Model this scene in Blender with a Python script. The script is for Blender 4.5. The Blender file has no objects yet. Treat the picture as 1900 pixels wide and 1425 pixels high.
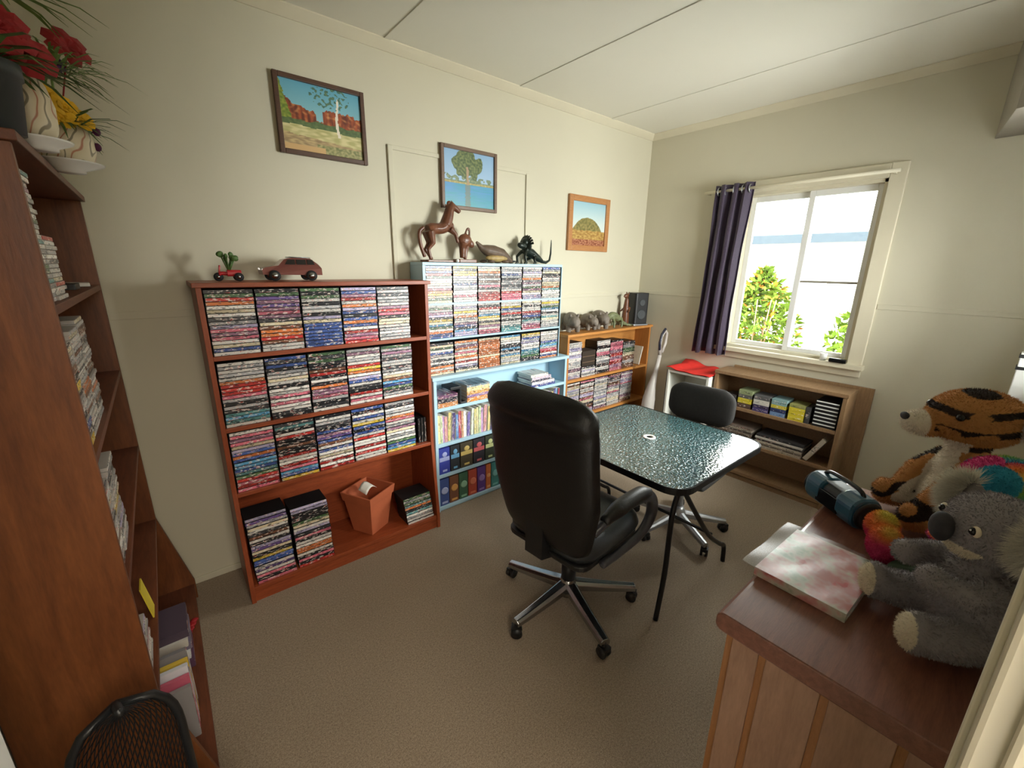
import bpy, bmesh, math, random
from math import sin, cos, pi, radians as R
from mathutils import Vector, Matrix, Euler, noise
import numpy as np

SC = bpy.context.scene
COL = SC.collection
rnd = random.Random(7)

# ------------------------------------------------------------------ camera
cd = bpy.data.cameras.new('camera'); cam = bpy.data.objects.new('camera', cd); COL.objects.link(cam)
cd.sensor_width = 36; cd.sensor_fit = 'HORIZONTAL'; cd.lens = 788.5 / 1900 * 36; cd.clip_start = 0.02
def cam_matrix(yaw, pitch, roll):
    fwd = Vector((sin(yaw)*cos(pitch), cos(yaw)*cos(pitch), -sin(pitch)))
    right = Vector((cos(yaw), -sin(yaw), 0)); down = fwd.cross(right)
    r = right*cos(roll) + down*sin(roll); d = -right*sin(roll) + down*cos(roll)
    m = Matrix.Identity(4)
    for i in range(3):
        m[i][0] = r[i]; m[i][1] = -d[i]; m[i][2] = -fwd[i]
    m.translation = Vector((0, 0, 1.65))
    return m
cam.matrix_world = cam_matrix(R(39.52), R(15.48), R(-0.87))
SC.camera = cam

# ------------------------------------------------------------------ light and exposure
w = bpy.data.worlds.new('world'); SC.world = w; w.use_nodes = True
nt = w.node_tree; nt.nodes.clear()
wo = nt.nodes.new('ShaderNodeOutputWorld'); bg = nt.nodes.new('ShaderNodeBackground')
bg.inputs[0].default_value = (1.0, 0.99, 0.97, 1); bg.inputs[1].default_value = 11.0
nt.links.new(bg.outputs[0], wo.inputs[0])

def area(name, loc, target, sx, sy, energy, color):
    l = bpy.data.lights.new(name, 'AREA'); l.shape = 'RECTANGLE'; l.size = sx; l.size_y = sy
    l.energy = energy; l.color = color
    o = bpy.data.objects.new(name, l); COL.objects.link(o); o.location = loc
    o.rotation_euler = (Vector(target)-Vector(loc)).to_track_quat('-Z', 'Y').to_euler()
    return o
# sampling portals for the daylight that enters through the two windows; below them, two added fill lamps out of view
for nm, loc, tgt, sx, sy in (('window_portal', (3.82, 1.195, 1.635), (2.6, 1.195, 1.635), 0.87, 1.17), ('side_window_portal', (2.75, -0.31, 1.625), (2.75, 1.0, 1.625), 1.0, 1.05)):
    o = area(nm, loc, tgt, sx, sy, 1, (1, 1, 1)); o.data.cycles.is_portal = True
area('side_window_fill', (3.2, -0.85, 1.95), (1.9, 1.6, 1.0), 0.95, 0.95, 105, (1.0, 0.99, 0.96))  # area lamp added outside the side window, standing in for daylight
area('hall_fill', (0.2, -1.1, 2.3), (0.9, 1.5, 1.0), 0.7, 0.7, 22, (1.0, 0.92, 0.78))  # unseen lamp added in the hall to fill the doorway side

SC.view_settings.view_transform = 'Standard'; SC.view_settings.look = 'None'
SC.view_settings.gamma = 1; SC.view_settings.use_curve_mapping = False
SC.view_settings.exposure = 1.0

# ------------------------------------------------------------------ colours and materials
def lin(c):
    return tuple((x/12.92 if x <= 0.04045 else ((x+0.055)/1.055)**2.4) for x in c)
def S(r, g, b): return lin((r/255, g/255, b/255)) + (1,)

class NT:
    def __init__(s, m):
        m.use_nodes = True; s.t = m.node_tree; s.t.nodes.clear()
        s.out = s.n('ShaderNodeOutputMaterial'); s.b = s.n('ShaderNodeBsdfPrincipled')
        s.l(s.b.outputs[0], s.out.inputs[0])
    def n(s, k, **kw):
        x = s.t.nodes.new(k)
        for a, b in kw.items(): setattr(x, a, b)
        return x
    def l(s, a, b): s.t.links.new(a, b)
    def coord(s, scale=(1, 1, 1), kind='Object'):
        tc = s.n('ShaderNodeTexCoord'); mp = s.n('ShaderNodeMapping'); mp.inputs['Scale'].default_value = scale
        s.l(tc.outputs[kind], mp.inputs[0]); return mp.outputs[0]
    def noise(s, vec, scale, detail=3, rough=0.55, dist=0):
        n = s.n('ShaderNodeTexNoise'); n.inputs['Scale'].default_value = scale
        n.inputs['Detail'].default_value = detail; n.inputs['Roughness'].default_value = rough
        n.inputs['Distortion'].default_value = dist
        if vec is not None: s.l(vec, n.inputs['Vector'])
        return n.outputs['Fac']
    def ramp(s, fac, stops, interp='LINEAR'):
        r = s.n('ShaderNodeValToRGB'); r.color_ramp.interpolation = interp
        el = r.color_ramp.elements
        while len(el) < len(stops): el.new(0.5)
        for e, (p, c) in zip(el, stops): e.position = p; e.color = c
        s.l(fac, r.inputs[0]); return r.outputs[0]
    def bump(s, h, strength, dist=0.01):
        b = s.n('ShaderNodeBump'); b.inputs['Strength'].default_value = strength; b.inputs['Distance'].default_value = dist
        s.l(h, b.inputs['Height']); s.l(b.outputs[0], s.b.inputs['Normal'])
    def mix(s, f, a, b, mode='MIX'):
        m = s.n('ShaderNodeMix'); m.data_type = 'RGBA'; m.blend_type = mode
        for i, v in ((0, f), (6, a), (7, b)):
            if hasattr(v, 'is_linked') or hasattr(v, 'node'): s.l(v, m.inputs[i])
            else: m.inputs[i].default_value = v
        return m.outputs[2]

def sc(c, k): return (min(c[0]*k, 1), min(c[1]*k, 1), min(c[2]*k, 1), 1)
MATS = {}
def M(name, c, rough=0.6, metal=0.0, var=0.12, scale=12, bump=0.0, bscale=60, spec=0.5, coat=0, stretch=(1, 1, 1)):
    if name in MATS: return MATS[name]
    m = bpy.data.materials.new(name); t = NT(m)
    v = t.coord(stretch)
    f = t.noise(v, scale, 4)
    t.l(t.ramp(f, [(0.3, sc(c, 1-var)), (0.7, sc(c, 1+var))]), t.b.inputs['Base Color'])
    t.b.inputs['Roughness'].default_value = rough; t.b.inputs['Metallic'].default_value = metal
    t.b.inputs['Specular IOR Level'].default_value = spec; t.b.inputs['Coat Weight'].default_value = coat
    if bump: t.bump(t.noise(v, bscale, 4), bump, 0.004)
    MATS[name] = m; return m

def wood(name, c1, c2, stretch, rough=0.4, scale=9, bump=0.15, coat=0.0):
    m = bpy.data.materials.new(name); t = NT(m); v = t.coord(stretch)
    a = t.noise(v, scale, 6, 0.6, 0.6); b = t.noise(v, scale*7, 3, 0.6)
    col = t.ramp(a, [(0.28, c1), (0.72, c2)])
    col = t.mix(0.25, col, t.ramp(b, [(0.3, sc(c1, 0.7)), (0.7, c2)]))
    t.l(col, t.b.inputs['Base Color']); t.b.inputs['Roughness'].default_value = rough
    t.b.inputs['Coat Weight'].default_value = coat; t.b.inputs['Coat Roughness'].default_value = 0.25
    t.bump(b, bump, 0.002)
    MATS[name] = m; return m

WX = (1, 9, 9)      # grain along x
WZ = (9, 9, 1)      # grain along z
WY = (9, 1, 9)
wood('redwood_h', S(126, 54, 28), S(168, 82, 44), WX, 0.42)
wood('redwood_v', S(126, 54, 28), S(168, 82, 44), WZ, 0.42)
wood('darkwood_h', S(84, 44, 26), S(122, 68, 42), WX, 0.5)
wood('darkwood_v', S(88, 46, 24), S(136, 80, 42), (4, 4, 0.6), 0.45, 5)
wood('pine_h', S(176, 112, 52), S(206, 146, 78), WX, 0.45)
wood('pine_v', S(168, 104, 46), S(196, 132, 66), WZ, 0.45)
wood('brownwood_h', S(124, 96, 68), S(158, 126, 92), WY, 0.4)
wood('brownwood_v', S(124, 96, 68), S(158, 126, 92), WZ, 0.45)
wood('topwood', S(104, 62, 50), S(140, 92, 74), WX, 0.33, 7, 0.1, 0.15)
wood('plankwood', S(150, 114, 92), S(180, 142, 118), (5, 5, 0.8), 0.5, 6)
wood('battenwood', S(148, 98, 56), S(176, 122, 74), WZ, 0.5)
wood('frame_dark', S(70, 46, 34), S(96, 66, 48), WX, 0.4, 20)
wood('frame_mid', S(96, 74, 58), S(122, 96, 76), WX, 0.4, 20)
wood('frame_pine', S(164, 108, 62), S(190, 136, 84), WX, 0.45, 20)
wood('carved_wood', S(78, 44, 28), S(122, 74, 48), (2, 2, 2), 0.35, 14)
M('blue_paint', S(172, 206, 224), 0.45, var=0.04, scale=5)
M('white_paint', S(228, 228, 218), 0.4, var=0.03, scale=4)
M('cream_paint', S(214, 206, 182), 0.5, var=0.03, scale=4)
M('white_gloss', S(232, 232, 228), 0.3, var=0.02)
M('black_plastic', S(26, 26, 28), 0.45, var=0.1)
M('black_metal', S(24, 25, 27), 0.35, var=0.1, metal=0.3)
M('leather', S(15, 14, 15), 0.45, var=0.15, scale=30, bump=0.25, bscale=160)
M('leather_seat_sheen', S(48, 52, 56), 0.33, var=0.1, scale=30, bump=0.2, bscale=160)  # lighter than the backrest leather: the seat's sheen is put into the colour
M('arm_highlight', S(62, 62, 68), 0.3, var=0.08)  # black plastic lightened to grey, the arm's highlight painted into its colour
M('chrome', S(176, 178, 182), 0.18, metal=1.0, var=0.03)
M('dark_fabric', S(36, 34, 32), 0.85, var=0.15, scale=80, bump=0.2, bscale=300)
M('silver', S(168, 170, 172), 0.35, metal=0.8, var=0.04)
M('white_ceramic', S(226, 226, 224), 0.25, var=0.03)
M('terracotta', S(186, 98, 62), 0.7, var=0.06)
M('paper', S(226, 222, 212), 0.8, var=0.04)
M('red_cloth', S(214, 44, 36), 0.8, var=0.06, scale=20)
M('leaf', S(74, 104, 48), 0.55, var=0.25, scale=18)
M('leaf_light', S(112, 144, 70), 0.55, var=0.2, scale=18)
M('petal_red', S(150, 18, 26), 0.6, var=0.15, scale=30)
M('petal_yellow', S(232, 182, 34), 0.6, var=0.12, scale=30)
M('petal_purple', S(74, 42, 104), 0.6, var=0.15)
M('petal_plum', S(86, 30, 70), 0.6, var=0.15)
M('slate_pot', S(62, 66, 68), 0.5, var=0.06)
M('vac_grey', S(186, 180, 174), 0.35, var=0.04)
M('vac_dark', S(40, 42, 58), 0.35, var=0.1)
M('bronze_black', S(34, 42, 36), 0.35, var=0.3, scale=40, metal=0.4)
M('wombat_grey', S(118, 108, 98), 0.6, var=0.2, scale=40, bump=0.4, bscale=90)
M('lizard_green', S(112, 118, 84), 0.5, var=0.35, scale=60, bump=0.5, bscale=120)
M('platypus', S(92, 74, 58), 0.5, var=0.3, scale=30)
M('platypus_belly', S(158, 134, 84), 0.5, var=0.25, scale=30)
M('car_paint', S(122, 70, 62), 0.28, var=0.06, metal=0.4, coat=0.4)
M('car_glass', S(44, 42, 40), 0.12, var=0.05)
M('tyre', S(24, 24, 24), 0.7)
M('trike_red', S(178, 30, 38), 0.3)
M('radio_blue', S(38, 84, 108), 0.3, var=0.06, coat=0.3)
M('radio_grey', S(150, 158, 166), 0.3, var=0.05, metal=0.4)
M('black_gloss', S(18, 18, 20), 0.15)
M('yellow_card', S(214, 192, 56), 0.6)
M('plush_cream', S(222, 208, 184), 0.95, var=0.06, scale=60)
M('plush_grey', S(128, 122, 122), 0.95, var=0.1, scale=80, bump=0.5, bscale=250)
M('plush_nose', S(52, 50, 54), 0.8, var=0.1, scale=60)
M('plush_white', S(222, 216, 204), 0.95, var=0.06, scale=60, bump=0.5, bscale=250)
M('felt_green', S(52, 66, 48), 0.9)
M('siding', S(150, 150, 142), 0.95, spec=0.08, var=0.03)
M('roof', S(58, 66, 72), 0.95, spec=0.08, var=0.05)
M('concrete', S(150, 148, 142), 0.95, spec=0.08, var=0.06)
M('shrub_leaf', S(82, 104, 34), 0.95, spec=0.08, var=0.3, scale=6)
M('shrub_flower', S(150, 96, 36), 0.95, spec=0.08, var=0.2)
M('grey_box', S(150, 144, 132), 0.5, var=0.03)
M('dark_gap', S(52, 42, 32), 0.9)

def mat_wall(name, c, lumps=0.04):
    m = bpy.data.materials.new(name); t = NT(m); v = t.coord((1, 1, 1))
    f = t.noise(v, 1.3, 4, 0.5); g = t.noise(v, 140, 2)
    t.l(t.ramp(f, [(0.25, sc(c, 1-lumps)), (0.75, sc(c, 1+lumps))]), t.b.inputs['Base Color'])
    t.b.inputs['Roughness'].default_value = 0.62; t.bump(g, 0.05, 0.002)
    MATS[name] = m; return m
mat_wall('wall', S(205, 199, 177)); mat_wall('ceiling', S(230, 227, 214), 0.025)
mat_wall('hall', S(170, 160, 140))

def mat_carpet():
    m = bpy.data.materials.new('carpet'); t = NT(m); v = t.coord()
    a = t.noise(v, 280, 3, 0.8); b = t.noise(v, 130, 3, 0.7); c = t.noise(v, 1.4, 3)
    col = t.ramp(a, [(0.34, S(112, 98, 82)), (0.5, S(164, 146, 126)), (0.68, S(208, 192, 170))])
    col = t.mix(0.4, col, t.ramp(b, [(0.36, S(124, 109, 92)), (0.64, S(188, 171, 150))]))
    col = t.mix(0.5, col, t.ramp(c, [(0.3, (0.82, 0.82, 0.82, 1)), (0.7, (1, 1, 1, 1))]), 'MULTIPLY')
    t.l(col, t.b.inputs['Base Color']); t.b.inputs['Roughness'].default_value = 0.95
    t.b.inputs['Specular IOR Level'].default_value = 0.15
    t.bump(a, 0.6, 0.006); MATS['carpet'] = m
mat_carpet()

def mat_table_glass():
    m = bpy.data.materials.new('table_glass'); t = NT(m); v = t.coord()
    n = t.n('ShaderNodeTexVoronoi'); n.inputs['Scale'].default_value = 88; n.feature = 'SMOOTH_F1'
    t.l(v, n.inputs['Vector'])
    t.b.inputs['Base Color'].default_value = S(92, 134, 138); t.b.inputs['Roughness'].default_value = 0.08
    t.b.inputs['Transmission Weight'].default_value = 0.45; t.b.inputs['IOR'].default_value = 1.5
    t.b.inputs['Specular IOR Level'].default_value = 0.9
    t.b.inputs['Coat Weight'].default_value = 1.0; t.b.inputs['Coat Roughness'].default_value = 0.015; t.b.inputs['Coat IOR'].default_value = 1.7
    t.bump(n.outputs['Distance'], 1.0, 0.014)
    cb_ = t.n('ShaderNodeBump'); cb_.inputs['Strength'].default_value = 0.16; cb_.inputs['Distance'].default_value = 0.006
    t.l(n.outputs['Distance'], cb_.inputs['Height']); t.l(cb_.outputs[0], t.b.inputs['Coat Normal']); MATS['table_glass'] = m
mat_table_glass()

def mat_pane():
    m = bpy.data.materials.new('pane'); t = NT(m)
    tr = t.n('ShaderNodeBsdfTransparent'); gl = t.n('ShaderNodeBsdfGlossy'); gl.inputs['Roughness'].default_value = 0.03
    fr = t.n('ShaderNodeFresnel'); fr.inputs[0].default_value = 1.45; mx = t.n('ShaderNodeMixShader')
    tr.inputs[0].default_value = (0.96, 0.98, 0.97, 1)
    t.l(fr.outputs[0], mx.inputs[0]); t.l(tr.outputs[0], mx.inputs[1]); t.l(gl.outputs[0], mx.inputs[2])
    t.l(mx.outputs[0], t.out.inputs[0]); MATS['pane'] = m
mat_pane()
def mat_plastic_film():
    m = bpy.data.materials.new('clear_plastic'); t = NT(m)
    tr = t.n('ShaderNodeBsdfTransparent'); gl = t.n('ShaderNodeBsdfGlossy'); gl.inputs['Roughness'].default_value = 0.32
    mx = t.n('ShaderNodeMixShader'); mx.inputs[0].default_value = 0.10
    tr.inputs[0].default_value = (0.93, 0.97, 0.95, 1)
    t.l(tr.outputs[0], mx.inputs[1]); t.l(gl.outputs[0], mx.inputs[2]); t.l(mx.outputs[0], t.out.inputs[0])
    MATS['clear_plastic'] = m
mat_plastic_film()

def mat_spine(name, attr=False, vertical=False, contrast=0.75):
    """printed sleeve: the object's own colour with random lettering-like blocks along the spine"""
    m = bpy.data.materials.new(name); t = NT(m)
    tc = t.n('ShaderNodeTexCoord'); oi = t.n('ShaderNodeObjectInfo')
    if attr:
        a = t.n('ShaderNodeAttribute'); a.attribute_name = 'Col'; base = a.outputs['Color']
        off = None
        k = (70, 70, 130)
    else:
        base = oi.outputs['Color']; k = (60, 8, 190) if not vertical else (190, 8, 40)
    mp = t.n('ShaderNodeMapping'); mp.inputs['Scale'].default_value = k
    t.l(tc.outputs['Object'], mp.inputs[0])
    if not attr:
        cb = t.n('ShaderNodeCombineXYZ'); ml = t.n('ShaderNodeMath'); ml.operation = 'MULTIPLY'; ml.inputs[1].default_value = 91.0
        t.l(oi.outputs['Random'], ml.inputs[0])
        for i in range(3): t.l(ml.outputs[0], cb.inputs[i])
        t.l(cb.outputs[0], mp.inputs['Location'])
    f = t.noise(mp.outputs[0], 1.0, 1, 0.4)
    g = t.n('ShaderNodeTexNoise'); g.inputs['Scale'].default_value = 0.45; g.inputs['Detail'].default_value = 1
    t.l(mp.outputs[0], g.inputs['Vector'])
    ink = t.ramp(g.outputs['Fac'], [(0.40, S(24, 24, 34)), (0.47, S(236, 232, 224)), (0.56, S(196, 60, 48)), (0.6, S(240, 236, 226))], 'CONSTANT')
    mask = t.ramp(f, [(0.545, (0, 0, 0, 1)), (0.575, (contrast,)*3+(1,))])
    col = t.mix(mask, base, ink)
    t.l(col, t.b.inputs['Base Color']); t.b.inputs['Roughness'].default_value = 0.32
    MATS[name] = m; return m
mat_spine('spine'); mat_spine('spine_stuff', attr=True); mat_spine('spine_upright', vertical=True, contrast=0.6)
def mat_objcolor(name='object_colour', rough=0.6):
    m = bpy.data.materials.new(name); t = NT(m); oi = t.n('ShaderNodeObjectInfo')
    t.l(oi.outputs['Color'], t.b.inputs['Base Color']); t.b.inputs['Roughness'].default_value = rough; MATS[name] = m
mat_objcolor()
def mat_vcol(name, rough=0.6, bump=0.0):
    m = bpy.data.materials.new(name); t = NT(m); a = t.n('ShaderNodeAttribute'); a.attribute_name = 'Col'
    t.l(a.outputs['Color'], t.b.inputs['Base Color']); t.b.inputs['Roughness'].default_value = rough
    if bump: t.bump(t.noise(t.coord(), 220, 3), bump, 0.003)
    MATS[name] = m
mat_vcol('painted_canvas', 0.35); mat_vcol('plush_pattern', 0.95, 0.5); mat_vcol('fur', 0.95)
def mat_cream_pot():
    m = bpy.data.materials.new('cream_pot'); t = NT(m); v = t.coord((1, 1, 1))
    wv = t.n('ShaderNodeTexWave'); wv.inputs['Scale'].default_value = 7; wv.inputs['Distortion'].default_value = 16
    wv.inputs['Detail'].default_value = 2; t.l(v, wv.inputs['Vector'])
    col = t.ramp(wv.outputs['Fac'], [(0.0, S(176, 112, 84)), (0.05, S(212, 198, 168)), (0.95, S(222, 210, 184)), (0.985, S(142, 132, 110))])
    t.l(col, t.b.inputs['Base Color']); t.b.inputs['Roughness'].default_value = 0.35; MATS['cream_pot'] = m
mat_cream_pot()
def mat_curtain():
    m = bpy.data.materials.new('curtain_cloth'); t = NT(m); v = t.coord()
    t.l(t.ramp(t.noise(v, 200, 2), [(0.3, S(62, 50, 70)), (0.7, S(84, 68, 92))]), t.b.inputs['Base Color'])
    t.b.inputs['Roughness'].default_value = 0.6; t.b.inputs['Sheen Weight'].default_value = 0.4
    tl = t.n('ShaderNodeBsdfTranslucent'); tl.inputs[0].default_value = S(84, 70, 130)
    mx = t.n('ShaderNodeMixShader'); mx.inputs[0].default_value = 0.25
    t.l(t.b.outputs[0], mx.inputs[1]); t.l(tl.outputs[0], mx.inputs[2]); t.l(mx.outputs[0], t.out.inputs[0])
    MATS['curtain_cloth'] = m
mat_curtain()

# ------------------------------------------------------------------ mesh builder
class MB:
    def __init__(s): s.v = []; s.f = []; s.m = []; s.sm = []; s.c = []; s.mi = 0; s.smooth = False; s.col = None
    def add(s, vs, fs, smooth=None, mi=None, col=None):
        o = len(s.v); s.v += [tuple(p) for p in vs]
        for f in fs:
            s.f.append([i+o for i in f]); s.m.append(s.mi if mi is None else mi)
            s.sm.append(s.smooth if smooth is None else smooth); s.c.append(col or s.col or (1, 1, 1, 1))
        return s
    def box(s, x0, x1, y0, y1, z0, z1, T=None, **k):
        vs = [(x, y, z) for z in (z0, z1) for y in (y0, y1) for x in (x0, x1)]
        if T: vs = [T @ Vector(p) for p in vs]
        return s.add(vs, [(0, 2, 3, 1), (4, 5, 7, 6), (0, 1, 5, 4), (2, 6, 7, 3), (0, 4, 6, 2), (1, 3, 7, 5)], **k)
    def rbox(s, x0, x1, y0, y1, z0, z1, r, T=None, seg=3, axis='z', **k):
        """box with rounded edges along one axis"""
        pts = []
        if axis == 'z': a0, a1, b0, b1, h0, h1 = x0, x1, y0, y1, z0, z1
        elif axis == 'x': a0, a1, b0, b1, h0, h1 = y0, y1, z0, z1, x0, x1
        else: a0, a1, b0, b1, h0, h1 = z0, z1, x0, x1, y0, y1
        for cx, cy, st in ((a1-r, b1-r, 0), (a0+r, b1-r, 1), (a0+r, b0+r, 2), (a1-r, b0+r, 3)):
            for i in range(seg+1):
                a = (st + i/seg)*pi/2; pts.append((cx+r*cos(a), cy+r*sin(a)))
        f = {'z': lambda p, h: (p[0], p[1], h), 'x': lambda p, h: (h, p[0], p[1]), 'y': lambda p, h: (p[1], h, p[0])}[axis]
        return s.prism([f(p, h0) for p in pts], [f(p, h1) for p in pts], T, **k)
    def prism(s, a, b, T=None, **k):
        n = len(a); vs = list(a)+list(b)
        if T: vs = [T @ Vector(p) for p in vs]
        fs = [(i, (i+1) % n, n+(i+1) % n, n+i) for i in range(n)]
        kk = dict(k); kk['smooth'] = False
        s.add(vs, fs, **k); o = len(s.v)-2*n
        for loop in ([o+i for i in range(n-1, -1, -1)], [o+n+i for i in range(n)]):
            s.f.append(loop); s.m.append(k.get('mi', s.mi) or s.mi); s.sm.append(False); s.c.append(k.get('col') or s.col or (1, 1, 1, 1))
        return s
    def tube(s, pts, r, seg=10, cap=True, T=None, **k):
        pts = [Vector(p) for p in pts]; n = len(pts)
        rs = list(r) if isinstance(r, (list, tuple)) else [r]*n
        if len(rs) != n:
            m_ = len(rs); rs = [rs[min(int(i*(m_-1)/(n-1)), m_-1)]*(1-(i*(m_-1)/(n-1)) % 1)+rs[min(int(i*(m_-1)/(n-1))+1, m_-1)]*((i*(m_-1)/(n-1)) % 1) for i in range(n)]
        vs = []; up = None
        for i, p in enumerate(pts):
            d = (pts[min(i+1, n-1)]-pts[max(i-1, 0)]).normalized()
            if up is None:
                up = Vector((0, 0, 1)) if abs(d.z) < 0.9 else Vector((1, 0, 0))
            u = d.cross(up).normalized(); v = u.cross(d).normalized(); up = v
            for j in range(seg):
                a = 2*pi*j/seg; vs.append(p+(u*cos(a)+v*sin(a))*rs[i])
        if T: vs = [T @ q for q in vs]
        fs = [(i*seg+j, i*seg+(j+1) % seg, (i+1)*seg+(j+1) % seg, (i+1)*seg+j) for i in range(n-1) for j in range(seg)]
        if cap: fs += [tuple(range(seg-1, -1, -1)), tuple((n-1)*seg+j for j in range(seg))]
        k.setdefault('smooth', True)
        return s.add(vs, fs, **k)
    def lathe(s, prof, seg=20, c=(0, 0, 0), T=None, **k):
        vs = [(c[0]+r*cos(2*pi*j/seg), c[1]+r*sin(2*pi*j/seg), c[2]+z) for r, z in prof for j in range(seg)]
        if T: vs = [T @ Vector(p) for p in vs]
        n = len(prof)
        fs = [(i*seg+j, i*seg+(j+1) % seg, (i+1)*seg+(j+1) % seg, (i+1)*seg+j) for i in range(n-1) for j in range(seg)]
        fs += [tuple(range(seg-1, -1, -1)), tuple((n-1)*seg+j for j in range(seg))]
        k.setdefault('smooth', True)
        return s.add(vs, fs, **k)
    def ball(s, c, r, rot=None, seg=14, ring=9, **k):
        if not isinstance(r, (list, tuple)): r = (r, r, r)
        m = Euler(rot).to_matrix() if rot else Matrix.Identity(3)
        vs = []
        for i in range(ring+1):
            a = pi*i/ring
            for j in range(seg):
                b = 2*pi*j/seg
                vs.append(Vector(c)+m @ Vector((r[0]*sin(a)*cos(b), r[1]*sin(a)*sin(b), r[2]*cos(a))))
        fs = [(i*seg+j, (i+1)*seg+j, (i+1)*seg+(j+1) % seg, i*seg+(j+1) % seg) for i in range(ring) for j in range(seg)]
        k.setdefault('smooth', True)
        return s.add(vs, fs, **k)
    def grid(s, fn, nu, nv, **k):
        vs = [fn(i/nu, j/nv) for j in range(nv+1) for i in range(nu+1)]
        fs = [(j*(nu+1)+i, j*(nu+1)+i+1, (j+1)*(nu+1)+i+1, (j+1)*(nu+1)+i) for j in range(nv) for i in range(nu)]
        k.setdefault('smooth', True)
        return s.add(vs, fs, **k)
    def mesh(s, name, mats):
        me = bpy.data.meshes.new(name); me.from_pydata(s.v, [], s.f)
        for m in mats: me.materials.append(MATS[m])
        me.polygons.foreach_set('material_index', s.m); me.polygons.foreach_set('use_smooth', s.sm)
        if any(c != (1, 1, 1, 1) for c in s.c):
            ca = me.color_attributes.new('Col', 'FLOAT_COLOR', 'CORNER')
            arr = []
            for p, c in zip(s.f, s.c): arr += list(c)*len(p)
            ca.data.foreach_set('color', arr)
        me.update(); return me
    def build(s, name, mats, parent=None, off=None, bevel=0, solid=0, sub=0):
        if isinstance(mats, str): mats = [mats]
        if off is not None:
            off = Vector(off); s.v = [tuple(Vector(p)-off) for p in s.v]
        o = bpy.data.objects.new(name, s.mesh(name, mats)); COL.objects.link(o)
        if parent: o.parent = parent
        elif off is not None: o.location = off
        if solid:
            md = o.modifiers.new('solid', 'SOLIDIFY'); md.thickness = solid; md.offset = 0
        if sub:
            md = o.modifiers.new('sub', 'SUBSURF'); md.levels = sub; md.render_levels = sub
        if bevel:
            md = o.modifiers.new('bevel', 'BEVEL'); md.width = bevel; md.segments = 2; md.limit_method = 'ANGLE'
        return o

def tag(o, label, cat, group=None, kind=None):
    o['label'] = label; o['category'] = cat
    if group: o['group'] = group
    if kind: o['kind'] = kind
    return o
def thing(name, label, cat, loc=(0, 0, 0), rz=0, group=None):
    o = bpy.data.objects.new(name, None); COL.objects.link(o); o.location = loc; o.rotation_euler = (0, 0, rz)
    o.empty_display_size = 0.05
    return tag(o, label, cat, group)
def struct(name, mb, mat, parent=None, **k):
    o = mb.build(name, mat, parent, **k)
    if parent is None: o['kind'] = 'structure'
    return o
def blob(name, mb, voxel, mats, parent, smooth=6, factor=0.6, colfn=None, deform=None):
    """union of the builder's closed shapes into one continuous skin"""
    me = bpy.data.meshes.new('tmp'); me.from_pydata(s_v(mb), [], mb.f); me.update()
    o = bpy.data.objects.new('tmp', me); COL.objects.link(o)
    r = o.modifiers.new('r', 'REMESH'); r.mode = 'VOXEL'; r.voxel_size = voxel; r.use_smooth_shade = True
    sm = o.modifiers.new('s', 'SMOOTH'); sm.iterations = smooth; sm.factor = factor
    dg = bpy.context.evaluated_depsgraph_get(); dg.update()
    new = bpy.data.meshes.new_from_object(o.evaluated_get(dg)); new.name = name
    bpy.data.objects.remove(o)
    new.materials.clear()
    for m in ([mats] if isinstance(mats, str) else mats): new.materials.append(MATS[m])
    new.polygons.foreach_set('use_smooth', [True]*len(new.polygons))
    if deform:
        for v in new.vertices: v.co = deform(v.co)
    if colfn:
        ca = new.color_attributes.new('Col', 'FLOAT_COLOR', 'POINT')
        for i, v in enumerate(new.vertices): ca.data[i].color = colfn(v.co)
    ob = bpy.data.objects.new(name, new); COL.objects.link(ob)
    if parent: ob.parent = parent
    return ob
def s_v(mb): return mb.v
def fur(name, src, n, length, width, parent, colfn, droop=0.3, seed=1, filt=None):
    """short pile: thin triangles standing on the surface of src"""
    rg = random.Random(seed); me = src.data; me.calc_loop_triangles()
    tris = [t for t in me.loop_triangles]; ar = [t.area for t in tris]
    pick = rg.choices(tris, ar, k=n); vs = []; fs = []; cols = []
    for t in pick:
        a, b, c = (me.vertices[i].co for i in t.vertices)
        u, v = rg.random(), rg.random()
        if u+v > 1: u, v = 1-u, 1-v
        p = a+(b-a)*u+(c-a)*v
        if filt and not filt(p): continue
        nr = (t.normal + Vector((rg.uniform(-.5, .5), rg.uniform(-.5, .5), rg.uniform(-.5, .5)-droop))).normalized()
        sd = nr.cross(Vector((rg.uniform(-1, 1), rg.uniform(-1, 1), rg.uniform(-1, 1)))).normalized()*width
        L = length*rg.uniform(0.6, 1.2); k = len(vs)
        p0 = p-t.normal*length*0.15
        vs += [p0-sd, p0+sd, p+nr*L]; fs.append((k, k+1, k+2)); q = colfn(p); j = rg.uniform(0.85, 1.12)
        cols += [(q[0]*j, q[1]*j, q[2]*j, 1)]*3
    m2 = bpy.data.meshes.new(name); m2.from_pydata([tuple(p) for p in vs], [], fs)
    ca = m2.color_attributes.new('Col', 'FLOAT_COLOR', 'POINT')
    ca.data.foreach_set('color', [x for c in cols for x in c]); m2.materials.append(MATS['fur'])
    o = bpy.data.objects.new(name, m2); COL.objects.link(o); o.parent = parent; o['kind'] = 'stuff'
    return o

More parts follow.
